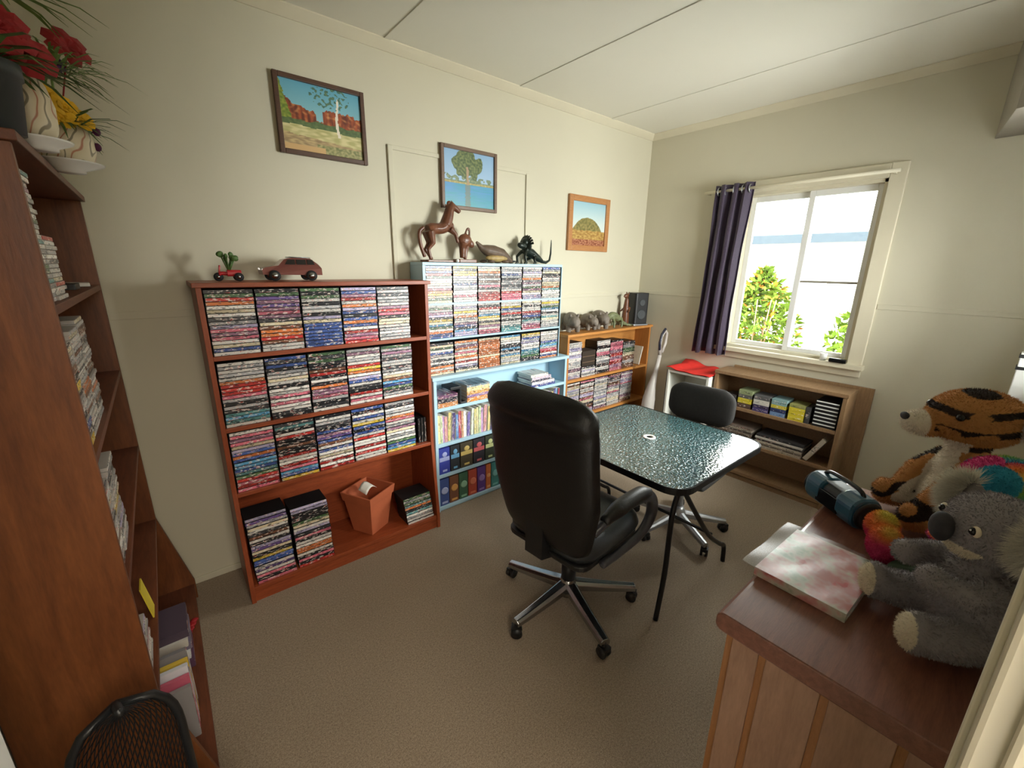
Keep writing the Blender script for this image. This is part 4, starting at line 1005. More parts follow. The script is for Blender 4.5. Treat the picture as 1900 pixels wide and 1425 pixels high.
# portable radio
rd = thing('portable_radio', 'small rounded blue and black portable radio on the sideboard', 'radio', (1.70, 0.285, SBZ+0.0005), R(-128))
b = MB(); b.rbox(-0.11, -0.03, -0.05, 0.05, 0.0, 0.105, 0.04, axis='x', seg=6); b.build('speaker_housing', 'radio_blue', rd, bevel=0.012)
b = MB(); b.rbox(0.03, 0.11, -0.05, 0.05, 0.0, 0.105, 0.04, axis='x', seg=6); b.build('speaker_housing', 'radio_blue', rd, bevel=0.012)
b = MB(); b.rbox(-0.032, 0.032, -0.043, 0.043, 0.004, 0.097, 0.034, axis='x', seg=6); b.build('deck', 'black_plastic', rd, bevel=0.004)
for sx in (-1, 1):
    b = MB(); b.lathe([(0.044, 0), (0.047, 0.006), (0.042, 0.012), (0.03, 0.008), (0.004, 0.011)], 22, T=Matrix.Translation((sx*0.108, 0, 0.053)) @ Matrix.Rotation(sx*pi/2, 4, 'Y')); b.build('speaker', 'black_plastic', rd)
b = MB(); b.box(-0.05, 0.05, -0.03, 0.02, 0.093, 0.1); b.build('control_panel', 'radio_grey', rd, bevel=0.003)
b = MB(); b.tube(arc([(-0.09, 0.0, 0.09), (-0.06, 0.0, 0.118), (0.06, 0.0, 0.118), (0.09, 0.0, 0.09)], 16), 0.007, 8); b.build('carry_handle', 'black_gloss', rd)
b = MB(); b.box(-0.05, 0.05, -0.049, -0.044, 0.02, 0.07); b.build('cassette_door', 'black_gloss', rd, bevel=0.002)

# ================================================================== SOFT TOYS
G, CR, WH, NO = S(146, 140, 142)[:3], S(216, 204, 180)[:3], S(214, 208, 192)[:3], S(50, 48, 52)[:3]
# koala: local +x = facing, origin at its seat
kl = thing('plush_koala', 'grey plush koala with fluffy white ears sitting on the sideboard', 'soft toy', (1.275, -0.048, SBZ+0.010), R(125))
b = MB()
b.ball((0, 0, 0.085), (0.075, 0.085, 0.09)); b.ball((0.0, 0, 0.15), (0.062, 0.07, 0.07))
b.ball((0.005, 0, 0.275), (0.078, 0.09, 0.076)); b.ball((0.035, 0, 0.248), (0.048, 0.055, 0.042))
for sy in (-1, 1):
    b.tube([(0.01, sy*0.06, 0.165), (0.06, sy*0.075, 0.155), (0.105, sy*0.05, 0.165)], [0.034, 0.03, 0.026], 12); b.ball((0.112, sy*0.046, 0.168), 0.028)
    b.tube([(0.0, sy*0.055, 0.05), (0.07, sy*0.075, 0.046), (0.125, sy*0.08, 0.05)], [0.05, 0.044, 0.04], 12); b.ball((0.135, sy*0.082, 0.055), (0.03, 0.036, 0.048))
def kcol(p):
    if p.x > 0.148 and p.z < 0.12: return (*CR, 1)
    if p.x > 0.05 and p.z > 0.20 and p.z < 0.243 and abs(p.y) < 0.058: return (*CR, 1)
    return (*G, 1)
kb = blob('body', b, 0.0045, 'plush_pattern', kl, 8, colfn=kcol)
fur('pile', kb, 26000, 0.006, 0.0011, kl, lambda p: kcol(p)[:3], seed=3)
b = MB(); b.ball((0.094, 0, 0.268), (0.019, 0.026, 0.033)); blob('nose', b, 0.003, 'plush_nose', kl, 2)
for sy in (-1, 1):
    b = MB(); b.ball((0.0, sy*0.098, 0.298), (0.024, 0.046, 0.046)); er = blob('ear', b, 0.0045, 'plush_grey', kl, 3)
    fur('ear_tuft', er, 11000, 0.034, 0.0012, er, lambda p: WH, droop=0.35, seed=5+sy, filt=lambda p, sy=sy: p.x > -0.004 and (abs(p.y) > 0.085 or p.z < 0.29))
    b = MB(); b.ball((0.071, sy*0.046, 0.289), (0.007, 0.0075, 0.0085)); b.ball((0.077, sy*0.047, 0.292), (0.002, 0.002, 0.002), mi=1); b.build('eye', ['black_gloss', 'white_gloss'], kl)
    b = MB(); b.ball((0.067, sy*0.047, 0.289), (0.006, 0.011, 0.012)); b.build('eye_patch', 'plush_cream', kl)

# tiger: sits facing the window side of the room, head seen from its side
OR_, BK = S(190, 136, 80)[:3], S(48, 36, 30)[:3]; WT = S(226, 216, 198)[:3]
tg = thing('plush_tiger', 'orange and black striped plush tiger behind the koala', 'soft toy', (1.86, 0.045, SBZ+0.012), R(122))
b = MB()
b.ball((0, 0, 0.10), (0.075, 0.085, 0.10)); b.ball((0, 0, 0.19), (0.06, 0.068, 0.08))
b.ball((0.0, 0, 0.365), (0.118, 0.10, 0.088)); b.ball((0.12, 0, 0.335), (0.058, 0.05, 0.04)); b.ball((0, 0, 0.27), (0.05, 0.052, 0.06))
for sy in (-1, 1):
    b.tube([(0.0, sy*0.055, 0.22), (0.06, sy*0.08, 0.15), (0.10, sy*0.07, 0.07)], [0.036, 0.034, 0.032], 12); b.ball((0.11, sy*0.07, 0.05), (0.034, 0.03, 0.034))
    b.tube([(0.0, sy*0.06, 0.05), (0.07, sy*0.08, 0.045), (0.12, sy*0.085, 0.045)], [0.05, 0.042, 0.038], 12); b.ball((0.135, sy*0.086, 0.052), (0.028, 0.036, 0.045))
def tcol(p):
    if p.z > 0.265:
        if p.x > 0.125 or (p.x > 0.02 and abs(p.y) < 0.06 and p.z < 0.30): return (*WT, 1)
        st = sin(p.z*112+1.5*noise.noise(p*9)+p.x*6+1.2)
        gate = noise.noise(Vector((p.x*16, p.y*5, p.z*30)))
        if st > 0.42 and gate > -0.22 and p.x < 0.115: return (*BK, 1)
        return (*OR_, 1)
    if p.x > 0.03 and abs(p.y) < 0.046: return (*WT, 1)
    st = sin(p.z*58+p.x*30+2.2*noise.noise(p*16))
    return (*BK, 1) if st > 0.66 else (*OR_, 1)
tgb = blob('body', b, 0.005, 'plush_pattern', tg, 6, colfn=tcol)
fur('pile', tgb, 24000, 0.008, 0.0013, tg, lambda p: tcol(p)[:3], seed=9)
for sy in (-1, 1):
    b = MB(); b.ball((-0.085, sy*0.092, 0.372), (0.024, 0.034, 0.05), rot=(0, 0, sy*0.5)); e_ = blob('ear', b, 0.0045, 'plush_pattern', tg, 3, colfn=lambda p: ((*WT, 1) if p.x > -0.078 else (*OR_, 1)))
    fur('ear_pile', e_, 1500, 0.008, 0.0013, e_, lambda p: (WT if p.x > -0.078 else OR_), seed=19)
    b = MB(); b.ball((0.078, sy*0.075, 0.382), 0.011); b.build('eye', 'black_gloss', tg)
b = MB(); b.ball((0.172, 0, 0.352), (0.010, 0.018, 0.012)); b.build('nose', 'plush_nose', tg)

# rainbow toy
rb = thing('plush_rainbow_toy', 'round rainbow-coloured plush toy squeezed between koala and tiger', 'soft toy', (1.50, -0.045, SBZ+0.009), R(140))
RB = [S(200, 56, 120)[:3], S(224, 120, 62)[:3], S(228, 186, 70)[:3], S(120, 176, 80)[:3], S(52, 150, 176)[:3], S(122, 82, 168)[:3]]
def rcol(p):
    if (p-Vector((0.07, 0.03, 0.33))).length < 0.045: return (*RB[4], 1)
    if (p-Vector((0.055, -0.03, 0.345))).length < 0.05: return (*RB[0], 1)
    k = (1.35-(p.z-0.20)*9+p.y*3+0.5*noise.noise(p*9)) % 1 * 4+0.3 if p.z > 0.2 else (p.z*11+p.y*5+0.5*noise.noise(p*12)) % 1 * 6
    a = int(k) % 6; f = k-int(k); q = RB[a]; r_ = RB[(a+1) % 6]
    return tuple(q[i]*(1-f)+r_[i]*f for i in range(3))+(1,)
b = MB(); b.ball((0, 0, 0.30), (0.08, 0.09, 0.07)); b.ball((0, 0, 0.12), (0.06, 0.07, 0.12)); b.ball((0, 0, 0.21), 0.045)
for sy in (-1, 1): b.tube([(0.0, sy*0.05, 0.16), (0.05, sy*0.07, 0.1)], 0.026, 10)
rbb = blob('body', b, 0.005, 'plush_pattern', rb, 6, colfn=rcol); fur('pile', rbb, 14000, 0.007, 0.0013, rb, lambda p: rcol(p)[:3], seed=11)
r2 = thing('plush_rainbow_heart', 'small pink and yellow two-lobed plush behind the koala foot', 'soft toy', (1.52, 0.135, SBZ+0.002), R(100))
b = MB(); b.ball((0, 0.035, 0.055), (0.04, 0.045, 0.055)); b.ball((0.01, -0.035, 0.07), (0.04, 0.042, 0.048))
def rcol2(p):
    k = max(0, min(2.99, (p.z-0.03)*34+0.8*noise.noise(p*20))); q = [S(186, 40, 96)[:3], S(206, 60, 100)[:3], S(228, 130, 70)[:3], S(214, 200, 90)[:3]]
    a = int(k); f = k-a; return tuple(q[a][i]*(1-f)+q[a+1][i]*f for i in range(3))+(1,)
o = blob('body', b, 0.0045, 'plush_pattern', r2, 3, colfn=rcol2); fur('pile', o, 7000, 0.007, 0.0012, r2, lambda p: rcol2(p)[:3], seed=12)
b = MB(); b.ball((0, 0, 0.02), (0.05, 0.05, 0.022)); o = blob('felt_scrap', b, 0.004, 'felt_green', None, 3, deform=lambda p: Vector((p.x, p.y, p.z+0.006*noise.noise(p*40)))); o.location = (1.425, 0.06, SBZ+0.008); tag(o, 'dark green felt bundle between the koala legs', 'fabric')

# ================================================================== FIGURES ON THE RED-BROWN BOOKCASE
zt = 1.566
tr = thing('toy_trike', 'tiny red toy motorbike carrying a green plant, left end of bookcase', 'toy', (0.262, 2.33, zt))
b = MB(); b.tube(arc([(-0.035, 0, 0.03), (-0.02, 0, 0.035), (0.02, 0, 0.03), (0.04, 0, 0.035)], 10), 0.009, 8); b.rbox(-0.005, 0.05, -0.018, 0.018, 0.022, 0.05, 0.008, axis='x'); b.tube([(-0.035, 0, 0.025), (-0.028, 0, 0.07)], 0.004, 6); b.build('frame', 'trike_red', tr, bevel=0.002)
for x, y in ((-0.038, 0), (0.038, 0.02), (0.038, -0.02)):
    b = MB(); b.lathe([(0.006, -0.005), (0.018, -0.006), (0.019, 0), (0.018, 0.006), (0.006, 0.005)], 16, T=Matrix.Translation((x, y, 0.0195)) @ Matrix.Rotation(pi/2, 4, 'X')); wh = b.build('wheel', 'tyre', tr)
    b = MB(); b.lathe([(0.008, -0.007), (0.008, 0.007)], 12, T=Matrix.Translation((x, y, 0.0195)) @ Matrix.Rotation(pi/2, 4, 'X')); b.build('hub_cap', 'chrome', wh)
b = MB(); rg = random.Random(4)
for k in range(9):
    a = k*0.9; d = Vector((cos(a)*0.028, sin(a)*0.016, 0.05+0.025*rg.random())); p = Vector((0.005, 0, 0.045)); b.tube([p, p+d], [0.005, 0.003], 6)
    b.ball(tuple(p+d), (0.016, 0.008, 0.012), rot=(0, rg.uniform(-.6, .6), a), seg=8, ring=5)
b.build('plant', 'leaf', tr)
# toy car
cr = thing('toy_car', 'brown toy four-wheel-drive car on top of the red-brown bookcase', 'toy car', (0.523, 2.34, zt))
b = MB()
prof = [(-0.13, 0.03), (-0.132, 0.052), (-0.12, 0.062), (-0.062, 0.072), (-0.035, 0.1), (0.0, 0.108), (0.085, 0.106), (0.122, 0.078), (0.13, 0.06), (0.131, 0.028)]
def sl(y, sc_): return [(x*(1 if z < .075 else 0.97), y*(1 if z < .075 else sc_), z) for x, z in prof]
loft(b, [sl(-0.05, 0.8), sl(-0.052, 0.82), sl(0.052, 0.82), sl(0.05, 0.8)]); b.build('body', 'car_paint', cr, bevel=0.004)
for sy in (-1, 1):
    for x0, x1 in ((-0.034, 0.012), (0.018, 0.06), (0.066, 0.1)):
        b = MB(); b.prism([(x0, sy*0.0475, 0.077), (x1, sy*0.0475, 0.077), (min(x1, 0.092), sy*0.0425, 0.1), (max(x0, -0.018), sy*0.0425, 0.1)], [(x0, sy*0.05, 0.077), (x1, sy*0.05, 0.077), (min(x1, 0.092), sy*0.045, 0.1), (max(x0, -0.018), sy*0.045, 0.1)]); b.build('side_window', 'car_glass', cr)
for x in (-0.082, 0.08):
    for y in (-0.05, 0.05):
        b = MB(); b.lathe([(0.01, -0.009), (0.024, -0.009), (0.025, 0), (0.024, 0.009), (0.01, 0.009)], 20, T=Matrix.Translation((x, y, 0.0255)) @ Matrix.Rotation(pi/2, 4, 'X')); wh = b.build('wheel', 'tyre', cr)
        b = MB(); b.lathe([(0.015, -0.0105), (0.015, 0.0105)], 14, T=Matrix.Translation((x, y, 0.0255)) @ Matrix.Rotation(pi/2, 4, 'X')); b.build('hub_cap', 'chrome', wh)
for y in (-0.035, 0.035):
    b = MB(); b.tube([(-0.01, y, 0.111), (0.085, y, 0.109)], 0.002, 6); b.build('roof_rail', 'silver', cr)
for y in (-0.046, 0.03):
    b = MB(); b.box(-0.135, -0.128, y, y+0.016, 0.05, 0.06); b.build('headlight', 'chrome', cr)

# ================================================================== FIGURES ON THE BLUE CASE
zb = 1.6675
hr = thing('horse_statuette', 'carved brown horse rearing on a wooden base, on the blue case', 'statuette', (1.395, 2.42, zb), R(0))
b = MB(); b.rbox(-0.11, 0.12, -0.05, 0.05, 0, 0.014, 0.01); b.build('base', 'carved_wood', hr, bevel=0.003)
b = MB()
b.tube(arc([(-0.075, 0, 0.185), (-0.03, 0, 0.195), (0.02, 0, 0.2), (0.06, 0, 0.225)], 12), [0.034, 0.038, 0.033, 0.033, 0.036, 0.03], 10)
b.tube([(0.05, 0, 0.22), (0.07, 0, 0.27), (0.085, 0, 0.32), (0.1, 0, 0.34)], [0.038, 0.034, 0.028, 0.022], 10)
b.tube([(0.09, 0, 0.34), (0.12, 0, 0.325), (0.155, 0, 0.305)], [0.024, 0.019, 0.014], 10)
for sy in (-1, 1):
    b.tube([(-0.07, sy*0.018, 0.18), (-0.055, sy*0.02, 0.11), (-0.085, sy*0.02, 0.075), (-0.07+0.03*(sy > 0), sy*0.02, 0.016)], [0.034, 0.02, 0.012, 0.011], 8)
    b.tube([(0.07, sy*0.018, 0.20), (0.11, sy*0.02, 0.20+0.03*sy), (0.125, sy*0.02, 0.15+0.03*sy)], [0.024, 0.014, 0.010], 8)
    b.tube([(0.092, sy*0.008, 0.35), (0.09, sy*0.01, 0.372)], [0.006, 0.002], 6)
b.tube(arc([(-0.1, 0, 0.2), (-0.13, 0, 0.17), (-0.125, 0, 0.1), (-0.1, 0, 0.03)], 12), 0.012, 8)
blob('horse', b, 0.004, 'carved_wood', hr, 3)
b = MB()
for k in range(6): b.ball((0.055+0.007*k-0.012, 0, 0.25+0.019*k), (0.017, 0.008, 0.019), seg=8, ring=5)
b.build('mane', 'carved_wood', hr)
bl = thing('carved_statuette', 'small dark carved animal figure beside the rearing horse', 'statuette', (1.592, 2.43, zb))
b = MB(); b.rbox(-0.07, 0.07, -0.04, 0.04, 0, 0.022, 0.008); b.build('base', 'carved_wood', bl, bevel=0.003)
b = MB(); b.tube([(-0.02, 0, 0.03), (-0.02, 0, 0.09), (-0.015, 0, 0.12)], [0.018, 0.022, 0.035], 10); b.ball((0.0, 0, 0.14), (0.05, 0.03, 0.04)); b.ball((0.045, 0, 0.12), (0.03, 0.018, 0.022), rot=(0, 0.8, 0))
b.tube(arc([(0.0, 0, 0.17), (0.02, 0, 0.21), (0.035, 0, 0.205), (0.035, 0, 0.16)], 12), 0.007, 8); b.tube([(0.02, 0, 0.11), (0.01, 0, 0.06), (0.0, 0, 0.02)], [0.014, 0.009, 0.01], 8)
blob('figure', b, 0.004, 'carved_wood', bl, 3)
b = MB(); b.ball((0, 0, 0.011), 0.011); o = b.build('white_ball', 'white_gloss'); o.location = (1.485, 2.352, zb); tag(o, 'tiny white ball in front of the horse statuette', 'ball')
pl = thing('platypus_figurine', 'brown platypus figurine with yellow belly on the blue case', 'figurine', (1.82, 2.43, zb), R(0))
b = MB(); b.tube([(-0.14, 0, 0.135), (-0.10, 0, 0.10), (-0.06, 0, 0.085), (0.0, 0, 0.075), (0.07, 0, 0.06), (0.12, 0, 0.035), (0.165, 0, 0.012)], [0.008, 0.02, 0.036, 0.045, 0.042, 0.028, 0.014], 12)
blob('body', b, 0.004, 'platypus', pl, 3)
b = MB(); b.ball((0.02, -0.014, 0.034), (0.095, 0.034, 0.026)); blob('belly', b, 0.004, 'platypus_belly', pl, 2)
b = MB(); b.ball((0.175, 0, 0.016), (0.03, 0.02, 0.006)); b.build('bill', 'black_plastic', pl)
for px, py in ((0.07, -0.045), (0.07, 0.045), (-0.05, -0.045), (-0.05, 0.045)):
    b = MB(); b.ball((px, py, 0.012), (0.026, 0.014, 0.010), rot=(0, 0, -0.6)); b.build('foot', 'platypus', pl)
dr = thing('dragon_figurine', 'black frilled lizard figurine with a long upright tail', 'figurine', (2.13, 2.43, zb), R(0))
b = MB(); b.tube([(-0.03, 0, 0.10), (0.04, 0, 0.075), (0.11, 0, 0.04), (0.15, 0, 0.02)], [0.03, 0.034, 0.024, 0.014], 10); b.tube([(0.14, 0, 0.02), (0.19, 0, 0.014), (0.225, 0, 0.03), (0.236, 0, 0.08), (0.238, 0, 0.18)], [0.013, 0.011, 0.009, 0.008, 0.004], 8)
b.ball((-0.05, 0, 0.125), (0.045, 0.022, 0.022), rot=(0, 0.2, 0)); b.ball((-0.005, 0, 0.13), (0.022, 0.05, 0.055)); b.ball((-0.03, 0, 0.15), (0.02, 0.03, 0.03))
for x, sy, z in ((-0.03, -1, .09), (-0.03, 1, .09), (0.06, -1, .05), (0.06, 1, .05)): b.tube([(x, sy*0.02, z), (x-0.03, sy*0.045, z*.6), (x-0.02, sy*0.05, 0.006)], [0.014, 0.01, 0.009], 8); b.ball((x-0.03, sy*0.05, 0.006), (0.018, 0.01, 0.005))
blob('body', b, 0.004, 'bronze_black', dr, 2)
b = MB()
for k in range(9):
    a = -1.3+k*0.325; b.add([(-0.012, 0.02*sin(a), 0.125+0.02*cos(a)), (-0.006, 0.078*sin(a-.12), 0.125+0.078*cos(a-.12)), (-0.01, 0.078*sin(a+.16), 0.125+0.07*cos(a+.16))], [(0, 1, 2)])
b.build('frill', 'bronze_black', dr, solid=0.003)

# ================================================================== FIGURES ON THE PINE BOOKCASE
zp = 1.1265
def wombat(label, x, y, s_, rz, grp=None):
    t = thing('wombat_figurine', label, 'figurine', (x, y, zp), rz, grp)
    b = MB(); b.ball((0.0, 0, 0.085*s_), (0.095*s_, 0.055*s_, 0.06*s_)); b.ball((-0.085*s_, 0, 0.082*s_), (0.048*s_, 0.042*s_, 0.042*s_)); b.ball((-0.12*s_, 0, 0.068*s_), (0.02*s_, 0.022*s_, 0.02*s_))
    for px in (-0.06, 0.055):
        for sy in (-1, 1): b.tube([(px*s_, sy*0.03*s_, 0.06*s_), (px*s_, sy*0.034*s_, 0.008*s_)], [0.024*s_, 0.017*s_], 8)
    for sy in (-1, 1): b.ball((-0.07*s_, sy*0.028*s_, 0.125*s_), (0.01*s_, 0.01*s_, 0.016*s_))
    blob('body', b, 0.0045, 'wombat_grey', t, 3)
wombat('grey wombat figurine at the left end of the pine bookcase', 2.63, 2.43, 1.15, R(60))
wombat('second grey wombat figurine, beside the one at the left end', 2.84, 2.43, 1.0, R(75))
wombat('third grey wombat figurine, taller, next to the green lizard', 2.975, 2.42, 1.15, R(66))
lz = thing('lizard_figurine', 'green-brown lizard figurine with curled tail on the pine bookcase', 'figurine', (3.19, 2.40, zp))
b = MB(); b.tube(arc([(-0.1, 0, 0.10), (-0.05, 0, 0.11), (0.02, 0, 0.085), (0.09, -0.0, 0.04), (0.16, -0.02, 0.016)], 16), [0.026, 0.034, 0.036, 0.032, 0.026, 0.018, 0.01], 10)
b.ball((-0.115, 0, 0.095), (0.038, 0.026, 0.024), rot=(0, -0.3, 0))
for x, sy in ((-0.06, -1), (-0.06, 1), (0.05, -1), (0.05, 1)): b.tube([(x, sy*0.02, 0.08), (x-0.02, sy*0.05, 0.05), (x-0.03, sy*0.055, 0.008)], [0.016, 0.011, 0.009], 8)
b.tube([(0.14, -0.02, 0.018), (0.18, -0.05, 0.012), (0.16, -0.085, 0.014)], [0.012, 0.009, 0.004], 8)
blob('body', b, 0.004, 'lizard_green', lz, 2)
mk = thing('meerkat_figurine', 'slender brown upright animal carving beside the black speaker', 'figurine', (3.37, 2.43, zp))
b = MB(); b.tube([(0, 0, 0.0), (0, 0, 0.08), (0.0, 0, 0.18), (0.005, 0, 0.25)], [0.036, 0.034, 0.026, 0.018], 12); b.ball((-0.008, 0, 0.275), (0.03, 0.02, 0.022)); b.tube([(0.02, -0.03, 0.17), (-0.02, -0.045, 0.13)], 0.008, 8); b.tube([(0.02, 0.03, 0.17), (-0.02, 0.045, 0.13)], 0.008, 8); b.ball((-0.035, 0, 0.27), (0.012, 0.01, 0.008))
b.ball((0.012, -0.015, 0.30), (0.006, 0.006, 0.014)); b.ball((0.012, 0.015, 0.30), (0.006, 0.006, 0.014))
blob('body', b, 0.004, 'carved_wood', mk, 3)
sp = thing('black_speaker', 'small black speaker in the corner on the pine bookcase', 'speaker', (3.54, 2.415, zp), R(-20))
b = MB(); b.rbox(-0.075, 0.075, -0.06, 0.06, 0.012, 0.30, 0.02, seg=4); b.build('cabinet', 'black_plastic', sp, bevel=0.004)
b = MB(); b.rbox(-0.085, 0.085, -0.07, 0.07, 0, 0.012, 0.02); b.build('foot', 'radio_grey', sp)
b = MB()
for z, r_ in ((0.10, 0.045), (0.21, 0.03)): b.lathe([(r_, 0), (r_, 0.004), (r_*.85, 0.005), (r_*.5, 0.001), (0.004, 0.004)], 22, T=Matrix.Translation((0, -0.06, z)) @ Matrix.Rotation(pi/2, 4, 'X'))
b.build('driver', 'slate_pot', sp)

# ================================================================== CONTENTS OF THE LOW SHELF AND WHITE CABINET (they face -x)
def gx(u, d=0.0): return (3.432+d, 1.545-u)      # u along the front from the left
def sbx(name, u, w_, z, h_, c, label, group, dep=0.14, d=0.0, mat='object_colour', cat='box', rx=0):
    b = MB(); b.box(0, w_, 0, dep, 0, h_, mi=0); b.box(0.004, w_-0.004, -0.001, 0.001, h_*0.3, h_*0.7, mi=1)
    o = b.build(name, [mat, 'spine']); x, y = gx(u, d); o.location = (x, y, z+0.0005); o.rotation_euler = (0, rx, -pi/2); o.color = lin(tuple(v/255 for v in c))+(1,)
    return tag(o, label, cat, group)
z1 = 0.60
G1 = 'small boxes on the low shelf upper level'
items = [(0.10, 0.085, [((60, 50, 40), 0.05, 'dark'), ((60, 56, 56), 0.04, 'charcoal')]),
         (0.20, 0.10, [((80, 60, 50), 0.04, 'brown'), ((206, 190, 50), 0.02, 'yellow'), ((206, 190, 50), 0.02, 'second yellow'), ((90, 90, 86), 0.03, 'grey'), ((140, 150, 110), 0.035, 'olive')]),
         (0.315, 0.11, [((70, 60, 110), 0.03, 'purple'), ((60, 50, 80), 0.025, 'plum'), ((200, 196, 186), 0.04, 'white'), ((90, 90, 90), 0.035, 'smoky')]),
         (0.44, 0.10, [((110, 140, 180), 0.03, 'pale blue'), ((50, 60, 100), 0.03, 'navy'), ((206, 190, 60), 0.025, 'bright yellow'), ((130, 160, 160), 0.045, 'blue-green')]),
         (0.56, 0.10, [((214, 196, 52), 0.036, 'lowest yellow'), ((214, 196, 52), 0.03, 'middle yellow'), ((214, 196, 52), 0.03, 'upper yellow'), ((150, 150, 90), 0.025, 'khaki')]),
         (0.665, 0.03, [((60, 60, 60), 0.12, 'tall dark')])]
for u, w_, st in items:
    z = z1
    for c, h_, nm in st:
        sbx('game_box', u, w_, z, h_-0.001, c, '%s small box on the upper level of the low shelf' % nm, G1); z += h_
z = z1
for k in range(7):
    b = MB(); b.box(0, 0.135, 0, 0.18, 0, 0.026, mi=0); b.box(0.002, 0.133, -0.0012, 0.001, 0.016, 0.024, mi=1)
    o = b.build('video_case', ['black_plastic', 'white_gloss']); x, y = gx(0.715); o.location = (x, y, z+0.0005); o.rotation_euler = (0, 0, -pi/2); z += 0.0268
    tag(o, 'black video case with white spine, %s in pile of low shelf' % ['bottom', 'second', 'third', 'fourth', 'fifth', 'sixth', 'top'][k], 'video case', 'black and white video cases')
z2 = 0.325; z = z2
for k in range(8):
    sbx('magazine', 0.04, 0.30, z, 0.0145, [(126, 112, 96), (90, 80, 74), (150, 140, 124), (104, 90, 80)][k % 4], '%s magazine of the left pile, middle level of low shelf' % ['bottom', 'second', 'third', 'fourth', 'fifth', 'sixth', 'seventh', 'top'][k], 'left magazine pile', 0.2, 0.003*(k % 2), 'object_colour', 'magazine'); z += 0.015
z = z2
for k in range(6):
    sbx('magazine', 0.37+0.006*(k % 2), 0.32, z, 0.0165, [(170, 158, 140), (120, 108, 96), (180, 168, 150), (70, 64, 62), (196, 190, 180), (50, 48, 50)][k], '%s magazine of the right pile, middle level of low shelf' % ['bottom', 'second', 'third', 'fourth', 'fifth', 'top'][k], 'right magazine pile', 0.2, 0.004*(k % 2), 'object_colour', 'magazine'); z += 0.017
o = sbx('book', 0.735, 0.03, z2+0.0, 0.20, (190, 180, 166), 'pale book leaning at the right end of the low shelf', None, 0.15, 0.0, 'object_colour', 'book'); o.rotation_euler = (0, 0, -pi/2)
o.rotation_mode = 'XYZ'; o.matrix_world = Matrix.Translation((3.44, 1.545-0.70, z2+0.0155)) @ Matrix.Rotation(-pi/2, 4, 'Z') @ Matrix.Rotation(R(28), 4, 'Y')
b = MB(); b.ball((0, 0, 0.12), (0.11, 0.13, 0.12)); b.ball((0.02, 0.05, 0.2), (0.07, 0.06, 0.06)); o = blob('dark_bag', b, 0.008, 'dark_fabric', None, 3, deform=lambda p: Vector((p.x, p.y, max(0, p.z+0.02*noise.noise(p*12)))))
o.location = (3.50, 1.745, 0.319); tag(o, 'crumpled dark bag stuffed in the small white cabinet', 'bag')

# ================================================================== PLANTERS ON THE LEFT BOOKCASE
zl = 1.8855
def fronds(b, c, n, L, seed, r0=0.0, up=0.5, wd=0.004):
    rg = random.Random(seed)
    for i in range(n):
        a = rg.uniform(0, 2*pi); el = rg.uniform(-0.1, 1.2)*up+0.25; p = Vector(c)+Vector((r0*cos(a), r0*sin(a), 0))*rg.random()
        d = Vector((cos(a)*cos(el), sin(a)*cos(el), sin(el))); L_ = L*rg.uniform(0.6, 1.1); sd = d.cross(Vector((0, 0, 1))).normalized()
        q = [p+d*L_*t+Vector((0, 0, -L_*0.55*t*t)) for t in (0, .35, .7, 1)]
        vs = []; 
        for t, x in zip((0.7, 1.0, 0.8, 0.1), q): vs += [x-sd*wd*t, x+sd*wd*t]
        b.add(vs, [(0, 1, 3, 2), (2, 3, 5, 4), (4, 5, 7, 6)])
def petals(b, c, r, n, seed, cup=0.5, layers=2, face=(0.45, -0.75, 0.35)):
    rg = random.Random(seed); k0 = len(b.v); q_ = Vector((0, 0, 1)).rotation_difference(Vector(face))
    try_c = Vector(c)
    for l in range(layers):
        for i in range(n):
            a = 2*pi*i/n+l*0.5+rg.uniform(-.15, .15); rr = r*(1-0.3*l); d = Vector((cos(a), sin(a), cup*(1+l))).normalized(); sd = Vector((-sin(a), cos(a), 0))
            p = Vector(c); q1 = p+d*rr*.55; q2 = p+d*rr+Vector((0, 0, -0.15*rr))
            b.add([p, q1+sd*rr*.42, q2+sd*rr*.25, q2-sd*rr*.25, q1-sd*rr*.42, q1+Vector((0, 0, rr*.1))], [(0, 1, 5), (1, 2, 5), (2, 3, 5), (3, 4, 5), (4, 0, 5)])
    b.v[k0:] = [tuple(try_c+q_ @ (Vector(p)-try_c)) for p in b.v[k0:]]
p_ = thing('flower_pot', 'cream patterned bowl on a white saucer with yellow artificial flowers', 'flower pot', (-0.135, 1.80, zl))
b = MB(); b.lathe([(0.035, 0), (0.035, 0.006), (0.076, 0.022), (0.079, 0.026), (0.072, 0.026), (0.03, 0.012)], 28); b.build('saucer', 'white_ceramic', p_)
b = MB(); b.lathe([(0.045, 0.014), (0.058, 0.03), (0.066, 0.06), (0.066, 0.085), (0.058, 0.115), (0.054, 0.115), (0.055, 0.09), (0.04, 0.03)], 28); b.build('bowl', 'cream_pot', p_)
b = MB(); fronds(b, (0, 0, 0.11), 60, 0.17, 3, 0.04); b.build('grass_leaves', 'leaf', p_)
b = MB(); fronds(b, (0.01, 0, 0.25), 70, 0.16, 6, 0.05, wd=0.003, up=.8); b.tube([(0, 0, 0.1), (0.01, 0, 0.26)], 0.003, 5); b.build('fern_leaves', 'leaf_light', p_)
for k, q in enumerate(((0.02, -0.05, 0.15), (-0.03, -0.055, 0.14), (0.045, -0.02, 0.13), (0.01, -0.065, 0.12), (-0.01, -0.045, 0.175), (-0.05, -0.04, 0.125))):
    b = MB(); petals(b, q, 0.034, 7, k, 0.6, 3); b.build('yellow_flower', 'petal_yellow', p_)
